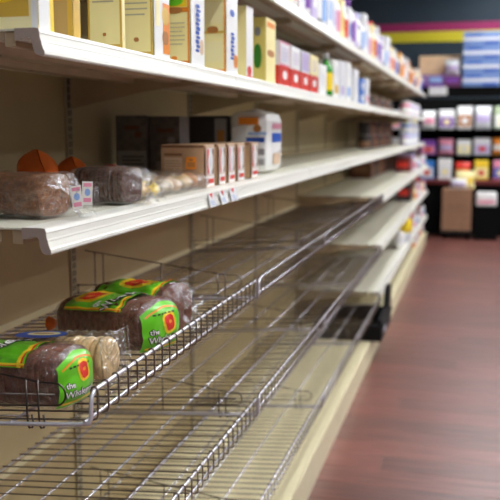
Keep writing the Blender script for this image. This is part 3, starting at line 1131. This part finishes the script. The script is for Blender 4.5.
# --- brown kraft cartons
KG = 'brown kraft cartons on the middle shelf'
klabs = ['brown kraft carton with printed panels and orange square, largest face to the camera', 'brown kraft carton, second from the pastries, red and white front',
         'brown kraft carton, third from the pastries', 'brown kraft carton, fourth from the pastries', 'brown kraft carton with orange square, last before the white wrapped pack']
for i, (y0, th_, wx) in enumerate(((2.415, 0.085, 0.135), (2.548, 0.070, 0.130), (2.655, 0.075, 0.130), (2.765, 0.085, 0.130), (2.950, 0.090, 0.125))):
    pr = [('n', 0.04, 0.96, 0.05, 0.92, KRAFT), ('n', 0.0, 1.0, 0.93, 0.99, KRAFTD)]
    pr += [('n', 0.08, 0.50, 0.74, 0.80, KRAFTD), ('n', 0.08, 0.50, 0.16, 0.70, KRAFTL)]
    pr += lines('n', 0.10, 0.48, 0.24, 0.68, 7, KRAFT, 0.3) + [('n', 0.10, 0.48, 0.17, 0.20, KRAFTD), ('n', 0.58, 0.86, 0.06, 0.34, KRAFTL)]
    pr += [('n', 0.58 + 0.03 * q, 0.60 + 0.03 * q, 0.08, 0.30, KRAFTD) for q in range(9)]
    pr += [('n', 0.60, 0.84, 0.44, 0.72, ORANGE), ('n', 0.63, 0.81, 0.48, 0.60, BISCUIT), ('n', 'o', 0.72, 0.65, 0.05, 0.03, BISCUIT)]
    pr += [('f', 0, 1, 0, 1, KRAFTL), ('f', 0.05, 0.95, 0.02, 0.28, WHITE), ('f', 0.08, 0.92, 0.30, 0.92, PWHITE), ('f', 0.12, 0.32, 0.32, 0.90, RED if i != 2 else PINK), ('f', 0.68, 0.88, 0.32, 0.90, KRAFTD), ('f', 'o', 0.5, 0.60, 0.28, 0.24, WHITE), ('f', 'o', 0.5, 0.60, 0.16, 0.13, PWHITE), ('f', 0.15, 0.85, 0.10, 0.20, RED)]
    c_ = carton('kraft_carton', klabs[i], 'carton', (-0.783 - wx / 2, y0 + th_ / 2, I_S2), (wx, th_, 0.128), KRAFT, pr, 0.0, KG)

# --- white wrapped multipack, dark packs behind
o = carton('wrapped_multipack', 'tall white wrapped pack with blue and orange print, past the kraft cartons', 'pack', (-0.875, 3.40, I_S2), (0.165, 0.26, 0.246), WHITE,
           [('n', 0.25, 0.75, 0.78, 0.90, ORANGE), ('n', 'o', 0.72, 0.72, 0.10, 0.06, BISCUIT), ('n', 0.1, 0.45, 0.5, 0.75, PWHITE), ('n', 0.45, 0.9, 0.50, 0.58, BLUE), ('n', 0.6, 0.9, 0.30, 0.40, GREYPACK), ('n', 0.6, 0.9, 0.14, 0.24, GREYPACK),
            ('n', 0.5, 0.95, 0.62, 0.66, SKYB), ('f', 0.2, 0.8, 0.5, 0.65, BLUE), ('f', 0.25, 0.75, 0.14, 0.32, KRAFTL), ('f', 0.2, 0.8, 0.72, 0.8, PINK)], 0, 'wrapped packs', bevel=0.038)
b_ = bmesh.new()
for k in range(5):
    a = -0.10 + k * 0.045
    tube(b_, [(0.05 - k * 0.02, a, 0.236), (0.02, a + 0.01, 0.244), (-0.03, a, 0.237)], [0.006, 0.012, 0.005], 6)
obj('gathered_film', b_, PWHITE, o)
carton('dark_pack', 'dark pack with silver edge, behind the white wrapped pack', 'pack', (-1.05, 3.38, I_S2), (0.17, 0.16, 0.228), DARKPACK,
       [('n', 0.0, 0.6, 0.1, 0.95, DARKPACK), ('n', 0.66, 0.95, 0.05, 0.95, GREYPACK), ('n', 0.72, 0.9, 0.55, 0.75, BISCUIT), ('n', 0.72, 0.9, 0.2, 0.4, WHITE)], 0, 'dark packs at the back')
carton('dark_pack', 'charcoal pack with pale grey foot against the back panel, leftmost of the dark packs', 'pack', (-1.197, 2.90, I_S2), (0.115, 0.12, 0.222), CHARCOAL,
       [('n', 0.05, 0.98, 0.05, 0.44, GREYPACK), ('n', 0.3, 0.75, 0.78, 0.84, BROWN), ('n', 'o', 0.72, 0.70, 0.12, 0.05, BROWN)] + lines('n', 0.2, 0.9, 0.1, 0.4, 5, DARKPACK, 0.35), 0.10, 'dark packs at the back')
carton('dark_pack', 'charcoal pack with a small blue corner mark, behind the first kraft carton', 'pack', (-1.078, 2.93, I_S2), (0.112, 0.12, 0.220), CHARCOAL,
       [('n', 0.25, 0.8, 0.74, 0.80, BROWN), ('n', 0.55, 0.98, 0.36, 0.48, BLUE), ('n', 'o', 0.72, 0.62, 0.12, 0.05, GREYPACK)] + lines('n', 0.2, 0.9, 0.1, 0.3, 4, GREYPACK, 0.3), 0.04, 'dark packs at the back')

# --- price tags clipped to the middle shelf
for i, yy in enumerate((2.30, 2.41, 2.52)):
    b_ = bmesh.new()
    box(b_, -0.0006, 0.0006, -0.036 if i == 2 else -0.030, 0.036 if i == 2 else 0.030, -0.040, 0.0)
    v = [b_.verts.new((0.0009, a, c)) for a, c in ((-0.020, -0.001), (0.012, -0.001), (-0.002, -0.016))]
    b_.faces.new(v).material_index = 1
    for q in range(3):
        box(b_, 0.0007, 0.0009, -0.02, 0.02 - q * 0.006, -0.034 + q * 0.005, -0.032 + q * 0.005, 2)
    o = obj('price_tag', b_, [PWHITE, RED, SKYB], None, (X_LIP + 0.0085, yy, Z_S2 - 0.005))
    o.rotation_euler = (0, math.radians(-14), 0)
    tag(o, 'white price tag with red corner on the middle shelf edge, %s of three' % nth(i), 'price tag', 'price tags under the kraft cartons')

# ------------------------------------------------------------------ bread on the upper wire shelf


def wz(x):
    return Z_W[0] + zf(X_WIRE - x) + 0.005


def print_on(parent, name, items):
    """items: list of (callable(bm, mi), material)"""
    b_ = bmesh.new()
    ms = []
    for fn_, m in items:
        if m not in ms:
            ms.append(m)
        fn_(b_, ms.index(m))
    return obj(name, b_, ms, parent)


def top_label(lo, parent, x0, x1, t0, t1, logo, word, wsize, wx, wt, logo_r=(0.040, 0.30), border=True):
    """green printed label over the top of the bag; u = x along the loaf, v = angle in degrees"""
    F = lambda off: (lambda u, v: lo.P(u, math.radians(v), 0.0055 + off))
    its = [(lambda b, mi: grid(b, F(0), x0, x1, t0, t1, 22, 22, mi), GREEN)]
    if border:
        its.append((lambda b, mi: grid(b, F(0.0007), x1 - 0.016, x1 - 0.008, t0, t1, 1, 22, mi), YELLOW))
        its.append((lambda b, mi: grid(b, F(0.0007), x1 - 0.008, x1 - 0.004, t0, t1, 1, 22, mi), RED))
        its.append((lambda b, mi: grid(b, F(0.0007), x0, x1, t1 - 9, t1 - 5, 22, 1, mi), YELLOW))
        its.append((lambda b, mi: grid(b, F(0.0008), x0, x1, t1 - 5, t1 - 2, 22, 1, mi), ORANGE))
    if logo:
        its.append((lambda b, mi: blob(b, F(0.0010), logo[0], logo[1], logo_r[0], logo_r[1] * 57, mi, 2.6, 28, 5), YELLOW))
        its.append((lambda b, mi: blob(b, F(0.0018), logo[0], logo[1], logo_r[0] * 0.72, logo_r[1] * 57 * 0.66, mi, 2.4, 28, 5), RED))
        its.append((lambda b, mi: blob(b, F(0.0024), logo[0], logo[1], logo_r[0] * 0.30, logo_r[1] * 57 * 0.22, mi, 2.0, 16, 2), ORANGE))
    if word:
        k = 57.3 / (lo.h * 0.62)
        for bold, m, off in ((wsize * 0.075, INK, 0.0014), (wsize * 0.01, WHITE, 0.0024)):
            vs, fs = text_mesh(word, wsize, bold)
            its.append((lambda b, mi, vs=vs, fs=fs, off=off: add_mapped(b, vs, fs, lambda a, c: F(off)(wx - c, wt - a * k), mi), m))
        vs, fs = text_mesh('the', wsize * 0.6, 0.0006)
        its.append((lambda b, mi: add_mapped(b, vs, fs, lambda a, c: F(0.0022)(wx - wsize * 0.95 - c, wt - 0.25 * wsize * k - a * k), mi), WHITE))
    return print_on(parent, 'printed_label', its)


def end_label(lo, parent, e, y0, y1, z0, z1, word, wsize, logo, tail=True):
    E = lambda off: (lambda u, v: lo.end_fn(e, 0.0012 + off)(u, v))
    w_ = y1 - y0
    its = []

    def sheet(b, mi):
        def fn(u, v):
            c = abs(2 * u - 1)
            top = z1 - (z1 - z0) * 0.22 * c ** 2.2
            return E(0)(y0 + w_ * u, z0 + (top - z0) * v)
        grid(b, fn, 0, 1, 0, 1, 16, 16, mi)
    its.append((sheet, GREEN))

    def curve(b, mi):
        def fn(u, v):
            c = abs(2 * u - 1)
            top = z1 - (z1 - z0) * 0.22 * c ** 2.2
            return E(0.0006)(y0 + w_ * u, top - 0.010 - 0.004 * v)
        grid(b, fn, 0.06, 0.94, 0, 1, 16, 1, mi)
    its.append((curve, ORANGE))
    its.append((lambda b, mi: grid(b, lambda u, v: E(0.0006)(u, v), y0 + w_ * 0.05, y1 - w_ * 0.05, z0 + 0.004, z0 + 0.009, 10, 1, mi), YELLOW))
    ly, lz, lr = logo
    its.append((lambda b, mi: blob(b, E(0.0010), ly, lz, lr, lr * 1.15, mi, 3.2, 24, 3, 0.25), YELLOW))
    its.append((lambda b, mi: blob(b, E(0.0016), ly, lz, lr * 0.72, lr * 0.86, mi, 3.0, 24, 3, 0.25), RED))
    its.append((lambda b, mi: blob(b, E(0.0022), ly + lr * 0.05, lz + lr * 0.1, lr * 0.30, lr * 0.2, mi, 2.0, 12, 2, 0.25), ORANGE))
    for bold, m, off in ((wsize * 0.07, INK, 0.0014), (wsize * 0.012, WHITE, 0.0022)):
        vs, fs = text_mesh(word, wsize, bold)
        vs2, fs2 = text_mesh('the', wsize * 0.8, bold)
        its.append((lambda b, mi, vs=vs, fs=fs, off=off: add_mapped(b, vs, fs, lambda a, c: E(off)(y0 + w_ * 0.08 + a, z0 + (z1 - z0) * 0.17 + c), mi), m))
        its.append((lambda b, mi, vs=vs2, fs=fs2, off=off: add_mapped(b, vs, fs, lambda a, c: E(off)(y0 + w_ * 0.10 + a, z0 + (z1 - z0) * 0.36 + c), mi), m))
    for q in range(6):      # a line of tiny illegible dark print under the orange curve
        its.append((lambda b, mi, q=q: grid(b, E(0.0012), y0 + w_ * (0.18 + 0.09 * q), y0 + w_ * (0.24 + 0.09 * q), z1 - 0.028, z1 - 0.0245, 2, 1, mi), INK))
    return print_on(parent, 'end_label', its)


# A: the near bag
lo = Loaf(0.26, 0.124, 0.112, 3.0, 2.2, 0.0055)
t = thing('bread_bag', 'brown loaf bagged with green end label, nearest on the upper wire shelf', 'bread', (0, 0, 0), 0, LB)
obj('loaf', lo.loaf_mesh(18, 0.988), CRUSTP, t)
obj('film_bag', lo.bag_mesh(0.020, False), FILM, t)
top_label(lo, t, -0.25, -0.062, 62, 158, None, 'Wholegrain', 0.030, -0.135, 152)
end_label(lo, t, 0.020, -0.058, 0.060, 0.008, 0.108, 'Wholegrain', 0.0185, (0.004, 0.070, 0.018))
place(t, (-0.735, 1.448), wz(-0.735), math.radians(-8), TILT)

# C: clear tray of pale slices
t = thing('bread_tray', 'clear plastic tray of pale round slices with a blue oval sticker', 'bread', (0, 0, 0), 0)
for i in range(12):
    b_ = bmesh.new()
    lathe(b_, [(0.030, -0.008), (0.045, -0.006), (0.0465, 0.0), (0.045, 0.006), (0.030, 0.008)], 20)
    sl = obj('slice', b_, CRUMB, t, (-0.020 - i * 0.0185, 0.003 * math.sin(i * 2.1), 0.0505 + 0.0015 * math.sin(i * 3.3)))
    sl.rotation_euler = (0, math.radians(90 + 6 * math.sin(i * 1.7)), 0)
b_ = bmesh.new()
W2, H2, L2 = 0.052, 0.102, 0.252


def trayf(u, v):
    # u along the tray, v round the section; ribs along the walls
    a = v * 2 * math.pi
    rb = 0.0018 * math.sin(u * L2 / 0.0105 * math.pi)
    p_ = 6.0
    c, s_ = math.cos(a), math.sin(a)
    y_ = math.copysign(abs(c) ** (2 / p_), c) * (W2 + rb)
    z_ = H2 / 2 + math.copysign(abs(s_) ** (2 / p_), s_) * (H2 / 2 + rb * (1 if s_ > 0 else 0))
    return Vector((-L2 * u, y_ * (1 + 0.06 * (z_ / H2 - 0.5)), z_))


grid(b_, trayf, 0, 1, 0, 1, 48, 40)
# end wall with raised flange
grid(b_, lambda u, v: Vector((0.0005 + 0.004 * (1 - abs(2 * u - 1) ** 6) * (1 - abs(2 * v - 1) ** 6), (2 * u - 1) * W2 * (0.97 + 0.03 * v), v * H2)), 0, 1, 0, 1, 10, 10)
obj('clear_tray', b_, TRAY, t)
b_ = bmesh.new()
ring = [(0.002, y_, z_) for y_, z_ in ((-W2 - 0.006, 0.0), (-W2 - 0.007, H2 + 0.004), (W2 + 0.007, H2 + 0.004), (W2 + 0.006, 0.0))]
tube(b_, ring, 0.0022, 6, closed=True)
obj('tray_flange', b_, TRAY, t)
print_on(t, 'sticker', [(lambda b, mi: blob(b, lambda u, v: Vector((u, v, H2 + 0.003)), -0.165, -0.018, 0.062, 0.032, mi, 2.2, 32, 3), BLUE),
                        (lambda b, mi: blob(b, lambda u, v: Vector((u, v, H2 + 0.0038)), -0.160, -0.014, 0.040, 0.016, mi, 2.2, 24, 2), CREAM),
                        (lambda b, mi: blob(b, lambda u, v: Vector((u, v, H2 + 0.0044)), -0.160, -0.014, 0.026, 0.006, mi, 2.2, 16, 2), TAN)])
place(t, (-0.715, 1.605), wz(-0.715), math.radians(-5), TILT)

# B1 / B2: the far bags
lo = Loaf(0.26, 0.148, 0.124, 3.0, 6.6, 0.006)
t = thing('bread_bag', 'brown loaf bagged with white lettering on its green top label, behind the clear tray', 'bread', (0, 0, 0), 0, LB)
obj('loaf', lo.loaf_mesh(18, 0.988), CRUSTP, t)
obj('film_bag', lo.bag_mesh(0.024, False), FILM, t)
top_label(lo, t, -0.235, -0.052, 30, 150, (-0.185, 100), 'Wholegrain', 0.040, -0.088, 148, (0.045, 0.42))
end_label(lo, t, 0.024, -0.070, 0.070, 0.010, 0.120, 'Wholegrain', 0.022, (0.006, 0.070, 0.022))
b_ = bmesh.new()
tube(b_, [(-0.30, 0.0, 0.055), (-0.325, 0.004, 0.05), (-0.335, 0.0, 0.052), (-0.36, -0.006, 0.050)], [0.012, 0.005, 0.006, 0.020], 8)
obj('tied_end', b_, SNACKOR, t)
place(t, (-0.712, 1.850), wz(-0.712) + 0.004, math.radians(-18), TILT)

lo = Loaf(0.24, 0.125, 0.122, 3.0, 9.1, 0.006)
t = thing('bread_bag', 'brown loaf in film with red oval on green top label, farthest of the bagged loaves', 'bread', (0, 0, 0), 0, LB)
obj('loaf', lo.loaf_mesh(17), CRUSTP, t)
obj('film_bag', lo.bag_mesh(0.034, True, flare=0.018), FILM, t)
top_label(lo, t, -0.22, -0.02, 30, 165, (-0.115, 96), None, 0.03, 0, 0, (0.050, 0.50))
place(t, (-0.734, 2.048), wz(-0.734) + 0.007, math.radians(-17), TILT)

# ------------------------------------------------------------------ black crate on the base deck, far goods low down
t = thing('plastic_crate', 'black plastic crate jutting out over the base deck below the wire shelves', 'crate', (-0.83, 6.12, Z_DECK + 0.001))
X2, Y2, HC = 0.235, 0.33, 0.108
b_ = bmesh.new(); box(b_, -X2, X2, -Y2, Y2, 0.0, 0.008); obj('crate_base', b_, BLACK, t)
for nm, (x0, x1, y0, y1, hh) in (('crate_side', (-X2, X2, -Y2, -Y2 + 0.01, HC)), ('crate_side', (-X2, X2, Y2 - 0.01, Y2, HC)),
                                 ('crate_end', (-X2, -X2 + 0.01, -Y2 + 0.01, Y2 - 0.01, HC)), ):
    b_ = bmesh.new(); box(b_, x0, x1, y0, y1, 0.008, hh); obj(nm, b_, BLACK, t, bevel=0.003)
b_ = bmesh.new()
pf = [(-Y2 + 0.01, 0.008), (Y2 - 0.01, 0.008), (Y2 - 0.01, 0.285), (Y2 - 0.03, 0.302), (Y2 - 0.14, 0.302), (Y2 - 0.17, 0.285), (Y2 - 0.26, 0.160), (-Y2 + 0.01, 0.150)]
va = [b_.verts.new((X2 - 0.034, q, z)) for q, z in pf]
vb = [b_.verts.new((X2, q, z)) for q, z in pf]
for q in range(len(pf)):
    b_.faces.new((va[q], va[(q + 1) % len(pf)], vb[(q + 1) % len(pf)], vb[q]))
b_.faces.new(va)
b_.faces.new(list(reversed(vb)))
obj('crate_front', b_, BLACK, t, bevel=0.003)
b_ = bmesh.new()
tube(b_, [(X2 + 0.004, -Y2, HC), (X2 + 0.004, 0, HC), (X2 + 0.004, Y2, HC), (0, Y2 + 0.003, HC), (-X2, Y2, HC), (-X2 - 0.003, -Y2, HC), (0, -Y2 - 0.003, HC)], 0.010, 8, closed=True)
obj('crate_rim', b_, BLACK, t)
o = carton('crate_card', 'small white card lying against the front of the black crate', 'card', (-0.5870, 5.95, Z_DECK + 0.045), (0.003, 0.12, 0.035), PWHITE, [('f', 0.1, 0.9, 0.3, 0.7, SKYB)])

bottle('yellow_bottle', 'bright yellow bottle on a low pale carton far down the aisle', 'bottle', (-0.735, 9.35, Z_F[2] + 0.102), 0.080, 0.195, YELLOW, YELLOW, YELLOW)
carton('carton', 'low pale carton under the bright yellow bottle', 'carton', (-0.775, 9.35, Z_F[2] + 0.001), (0.19, 0.26, 0.10), PWHITE, [('f', 0.2, 0.8, 0.3, 0.7, LILAC)])
pouch('white_bag', 'white bag slumped on the steel shelf just before the yellow bottle', 'bag', (-0.765, 8.80, Z_F[2] + 0.001), 0.34, 0.16, 0.19, WHITE, PWHITE, 0.2)
LOW = [(10.3, 0), (10.75, 0), (11.2, 0), (11.7, 0), (10.5, 1), (10.95, 1), (11.45, 1), (11.9, 1), (10.2, 2), (10.8, 2), (11.4, 2), (11.95, 2), (10.6, 3), (11.1, 3), (11.6, 3), (12.05, 3)]
COLS = [('dark red', MATS['print_dark_red'], RED), ('red', RED, WHITE), ('brown', BROWN, KRAFT), ('lilac', LILAC, WHITE), ('white', WHITE, PINK), ('pale grey', PWHITE, LILAC), ('dark', DARKPACK, RED)]
for i, (yy, l) in enumerate(LOW):
    cn, bd, lm = COLS[(i * 3 + l) % 7]
    z = (Z_F + [Z_DECK])[l] + 0.001
    carton('carton', '%s carton low at the far gondola end, %s along on the %s' % (cn, nth(i % 4), ('third steel tier', 'fourth steel tier', 'fifth steel tier', 'base deck')[l]), 'carton',
           (-0.84, yy, z), (0.17, 0.28, 0.17 + 0.03 * (i % 3) if l < 3 else 0.15), bd, [('f', 0.15, 0.85, 0.3, 0.7, lm), ('n', 0.15, 0.85, 0.3, 0.7, lm)], 0, 'cartons at the far end of the gondola')
PALC = [('white', WHITE, PINK), ('lilac', LILAC, WHITE), ('pale', PWHITE, SKYB), ('cream', CREAM, ORANGE), ('grey', GREYPACK, WHITE), ('pink', PINK, WHITE)]
for l in range(4):
    for q in range(5):
        cn, bd, lm = PALC[(q * 2 + l * 3) % 6]
        pouch('pouch', '%s pouch at the front edge of the far %s, %s along' % (cn, ('third steel tier', 'fourth steel tier', 'fifth steel tier', 'base deck')[l], nth(q)), 'pouch',
              (-0.71 if l < 3 else -0.725, 10.35 + q * 0.43 + 0.05 * l, (Z_F + [Z_DECK])[l] + 0.001), 0.15, 0.05, 0.16 if l < 3 else 0.14, bd, lm, 0.0, 'pouches at the far shelf edges', q + l)
# dark goods deeper on the lower steel shelves
i = 0
for l in (0, 1):
    for k in range(8):
        yy = 8.85 + k * 0.37
        carton('carton', 'dark brown carton set deep on the %s steel tier, %s along' % (('third', 'fourth')[l], nth(k)), 'carton', (-1.14, yy, Z_F[l] + 0.001), (0.22, 0.30, 0.20), (BROWN, DARKPACK, KRAFTD)[(k + l) % 3],
               [('n', 0.2, 0.8, 0.3, 0.6, KRAFTD), ('f', 0.2, 0.8, 0.3, 0.6, KRAFTD)], 0, 'dark cartons deep on the shelves')

# ------------------------------------------------------------------ display at the end of the aisle
YD = 13.42
t = thing('display_rack', 'black display rack across the end of the aisle', 'display rack', (0, 0, 0))
b_ = bmesh.new(); box(b_, -1.5, 1.9, YD + 0.10, YD + 0.75, 0.0, 0.80); obj('rack_base', b_, BLACK_MATT, t)
b_ = bmesh.new(); box(b_, -1.5, 1.9, YD + 0.02, YD + 0.75, 0.80, 0.86); obj('rack_ledge', b_, MATS['print_dark_red'], t)
b_ = bmesh.new(); box(b_, -1.5, 1.9, YD + 0.70, YD + 0.75, 0.86, 2.06 + UP); obj('rack_back', b_, BLACK_MATT, t)
for z in (1.235, 1.635):
    b_ = bmesh.new(); box(b_, -1.5, 1.9, YD + 0.25, YD + 0.70, z - 0.025, z); obj('rack_shelf', b_, BLACK_MATT, t)
b_ = bmesh.new(); box(b_, -1.5, 1.9, YD + 0.12, YD + 0.15, 2.06 + UP, 2.215 + UP); box(b_, -1.5, 1.9, YD + 0.15, YD + 0.75, 2.185 + UP, 2.215 + UP); obj('rack_header', b_, BLACK_MATT, t)
for x in (-1.5, 1.86):
    b_ = bmesh.new(); box(b_, x, x + 0.04, YD + 0.25, YD + 0.70, 0.86, 2.06 + UP); obj('rack_side', b_, BLACK_MATT, t)
b_ = bmesh.new(); box(b_, -1.4, 1.8, YD + 0.17, YD + 0.21, 2.155 + UP, 2.184 + UP); obj('rack_lamp', b_, DIFFUSER, t)
carton('header_sign', 'small white sign on the black header of the display rack', 'sign', (-0.61, YD + 0.09, 2.09 + UP), (0.27, 0.02, 0.125), WHITE, [('n', 0.1, 0.9, 0.3, 0.7, PWHITE)])

DG = 'packets on the display rack'
ROWS = [(0.861, YD + 0.24, 0.34, 'ledge'), (1.236, YD + 0.40, 0.28, 'lower shelf'), (1.636, YD + 0.40, 0.36, 'upper shelf')]
PALS = [
    [('cream', CREAM, WHITE), ('lilac', LILAC, WHITE), ('sky blue', mat('print_mid_blue', (0.03, 0.22, 0.65), 0.4), WHITE), ('white', WHITE, PWHITE), ('red', RED, ORANGE), ('yellow', YELLOW, PALEY), ('pink and blue', PINK, BLUE), ('blue', BLUE, ORANGE)],
    [('pale grey', PWHITE, SKYB), ('pink', PINK, WHITE), ('purple', PURPLE, PINK), ('pink and lilac', PINK, LILAC), ('yellow and white', WHITE, PALEY), ('pale lilac', PWHITE, LILAC), ('orange', ORANGE, WHITE)],
    [('pale pink', PWHITE, PINK), ('white', WHITE, PALEY), ('white and pink', WHITE, PINK), ('white and purple', WHITE, PURPLE), ('white and brown', WHITE, BISCUIT), ('white and lilac', PWHITE, LILAC), ('pale green', mat('print_pale_green', (0.45, 0.55, 0.35), 0.4), WHITE)]]
for l, (z, yy, hmax, rn) in enumerate(ROWS):
    k = 0
    x = -1.30
    while x < 0.85:
        cn, bd, lm = PALS[l][k % len(PALS[l])]
        hh = hmax * (0.78 + 0.2 * rnd.random())
        wd = 0.20 + 0.05 * rnd.random()
        lab = '%s packet on the %s of the rack, %s from the gondola side' % (cn, rn, nth(k))
        if (k + l) % 3 == 1:
            pouch('packet', lab, 'packet', (x, yy, z), wd, 0.11, hh, bd, lm, -math.pi / 2, DG, k + l)
        else:
            carton('packet', lab, 'packet', (x, yy, z), (wd, 0.10, hh), bd, [('n', 0.06, 0.94, 0.10, 0.62, lm), ('n', 'o', 0.5, 0.36, 0.22, 0.14, (PALEY, PWHITE, RED)[k % 3])], 0, DG, bevel=0.012)
        x += 0.275
        k += 1

# brown shipper carton on a black dolly in front of the rack
t = thing('dolly', 'low black dolly under the brown carton at the end of the aisle', 'dolly', (-0.265, YD - 0.24, 0.0))
b_ = bmesh.new(); box(b_, -0.22, 0.22, -0.18, 0.18, 0.06, 0.13); obj('platform', b_, BLACK, t, bevel=0.008)
for dx in (-0.17, 0.17):
    for dy in (-0.13, 0.13):
        b_ = bmesh.new()
        tube(b_, [(dx - 0.015, dy, 0.03), (dx + 0.015, dy, 0.03)], 0.03, 12)
        tube(b_, [(dx, dy, 0.03), (dx, dy, 0.07)], 0.008, 6)
        obj('caster', b_, BLACK_MATT, t)
o = carton('shipping_carton', 'brown cardboard carton standing on the black dolly', 'carton', (-0.265, YD - 0.24, 0.13), (0.43, 0.34, 0.62), CARD, [('n', 0.0, 1.0, 0.49, 0.50, BROWN), ('n', 0.2, 0.8, 0.58, 0.60, BROWN)], bevel=0.006)
pouch('packet', 'pale lilac packet lying on top of the brown carton', 'packet', (-0.25, YD - 0.26, 0.75), 0.26, 0.12, 0.15, PWHITE, LILAC, -math.pi / 2)
pouch('packet', 'yellow packet standing behind the lilac one on the brown carton', 'packet', (-0.16, YD - 0.13, 0.75), 0.30, 0.10, 0.26, PALEY, YELLOW, -math.pi / 2)
t2 = carton('white_tub', 'white tub on a black stand at the right of the brown carton', 'tub', (0.16, YD - 0.22, 0.50), (0.30, 0.28, 0.20), WHITE, [('n', 0.1, 0.9, 0.2, 0.45, PINK)], bevel=0.03)
t = thing('stand', 'black stand under the white tub', 'stand', (0.16, YD - 0.22, 0))
b_ = bmesh.new(); box(b_, -0.18, 0.18, -0.16, 0.16, 0.46, 0.50); obj('stand_top', b_, BLACK_MATT, t)
b_ = bmesh.new(); box(b_, -0.17, 0.17, -0.15, 0.15, 0.0, 0.46); obj('stand_body', b_, BLACK_MATT, t)

# goods on top of the rack header
TOPZ = 2.216 + UP
carton('purple_box', 'purple box on top of the display rack, nearest the gondola', 'box', (-0.93, YD + 0.30, TOPZ), (0.26, 0.2, 0.19), PURPLE, [('n', 0.1, 0.9, 0.3, 0.75, LILAC)])
carton('purple_box', 'violet box with pale label beside the first purple box', 'box', (-0.655, YD + 0.30, TOPZ), (0.25, 0.2, 0.185), PURPLE, [('n', 0.1, 0.9, 0.35, 0.85, SKYB)])
carton('plum_carton', 'dark plum carton under the white bundle on the rack', 'carton', (-0.40, YD + 0.30, TOPZ), (0.24, 0.26, 0.17), mat('print_plum', (0.13, 0.015, 0.10), 0.4), [('n', 0.1, 0.9, 0.4, 0.8, PURPLE)])
o = pouch('white_bundle', 'white plastic bundle lying on the dark plum carton', 'bundle', (-0.415, YD + 0.30, TOPZ + 0.171), 0.25, 0.22, 0.25, PWHITE, LILAC, -math.pi / 2)
carton('pale_carton', 'plain tan cardboard carton at the back, behind the white bundle', 'carton', (-0.62, YD + 0.58, TOPZ), (0.62, 0.2, 0.50), PEACH, [('n', 0.49, 0.51, 0, 1, KRAFTL)])
for k in range(4):
    carton('blue_pack', 'blue and white wrapped pack on the rack, %s from the bottom of the stack' % nth(k), 'pack', (0.02, YD + 0.34, TOPZ + k * 0.205), (0.56, 0.3, 0.203), MIDSKY,
           [('n', 0.0, 1.0, 0.36, 0.60, PWHITE), ('n', 0.1, 0.5, 0.70, 0.86, BLUE), ('n', 0.55, 0.92, 0.08, 0.26, BLUE)], 0, 'stack of blue wrapped packs', bevel=0.02)
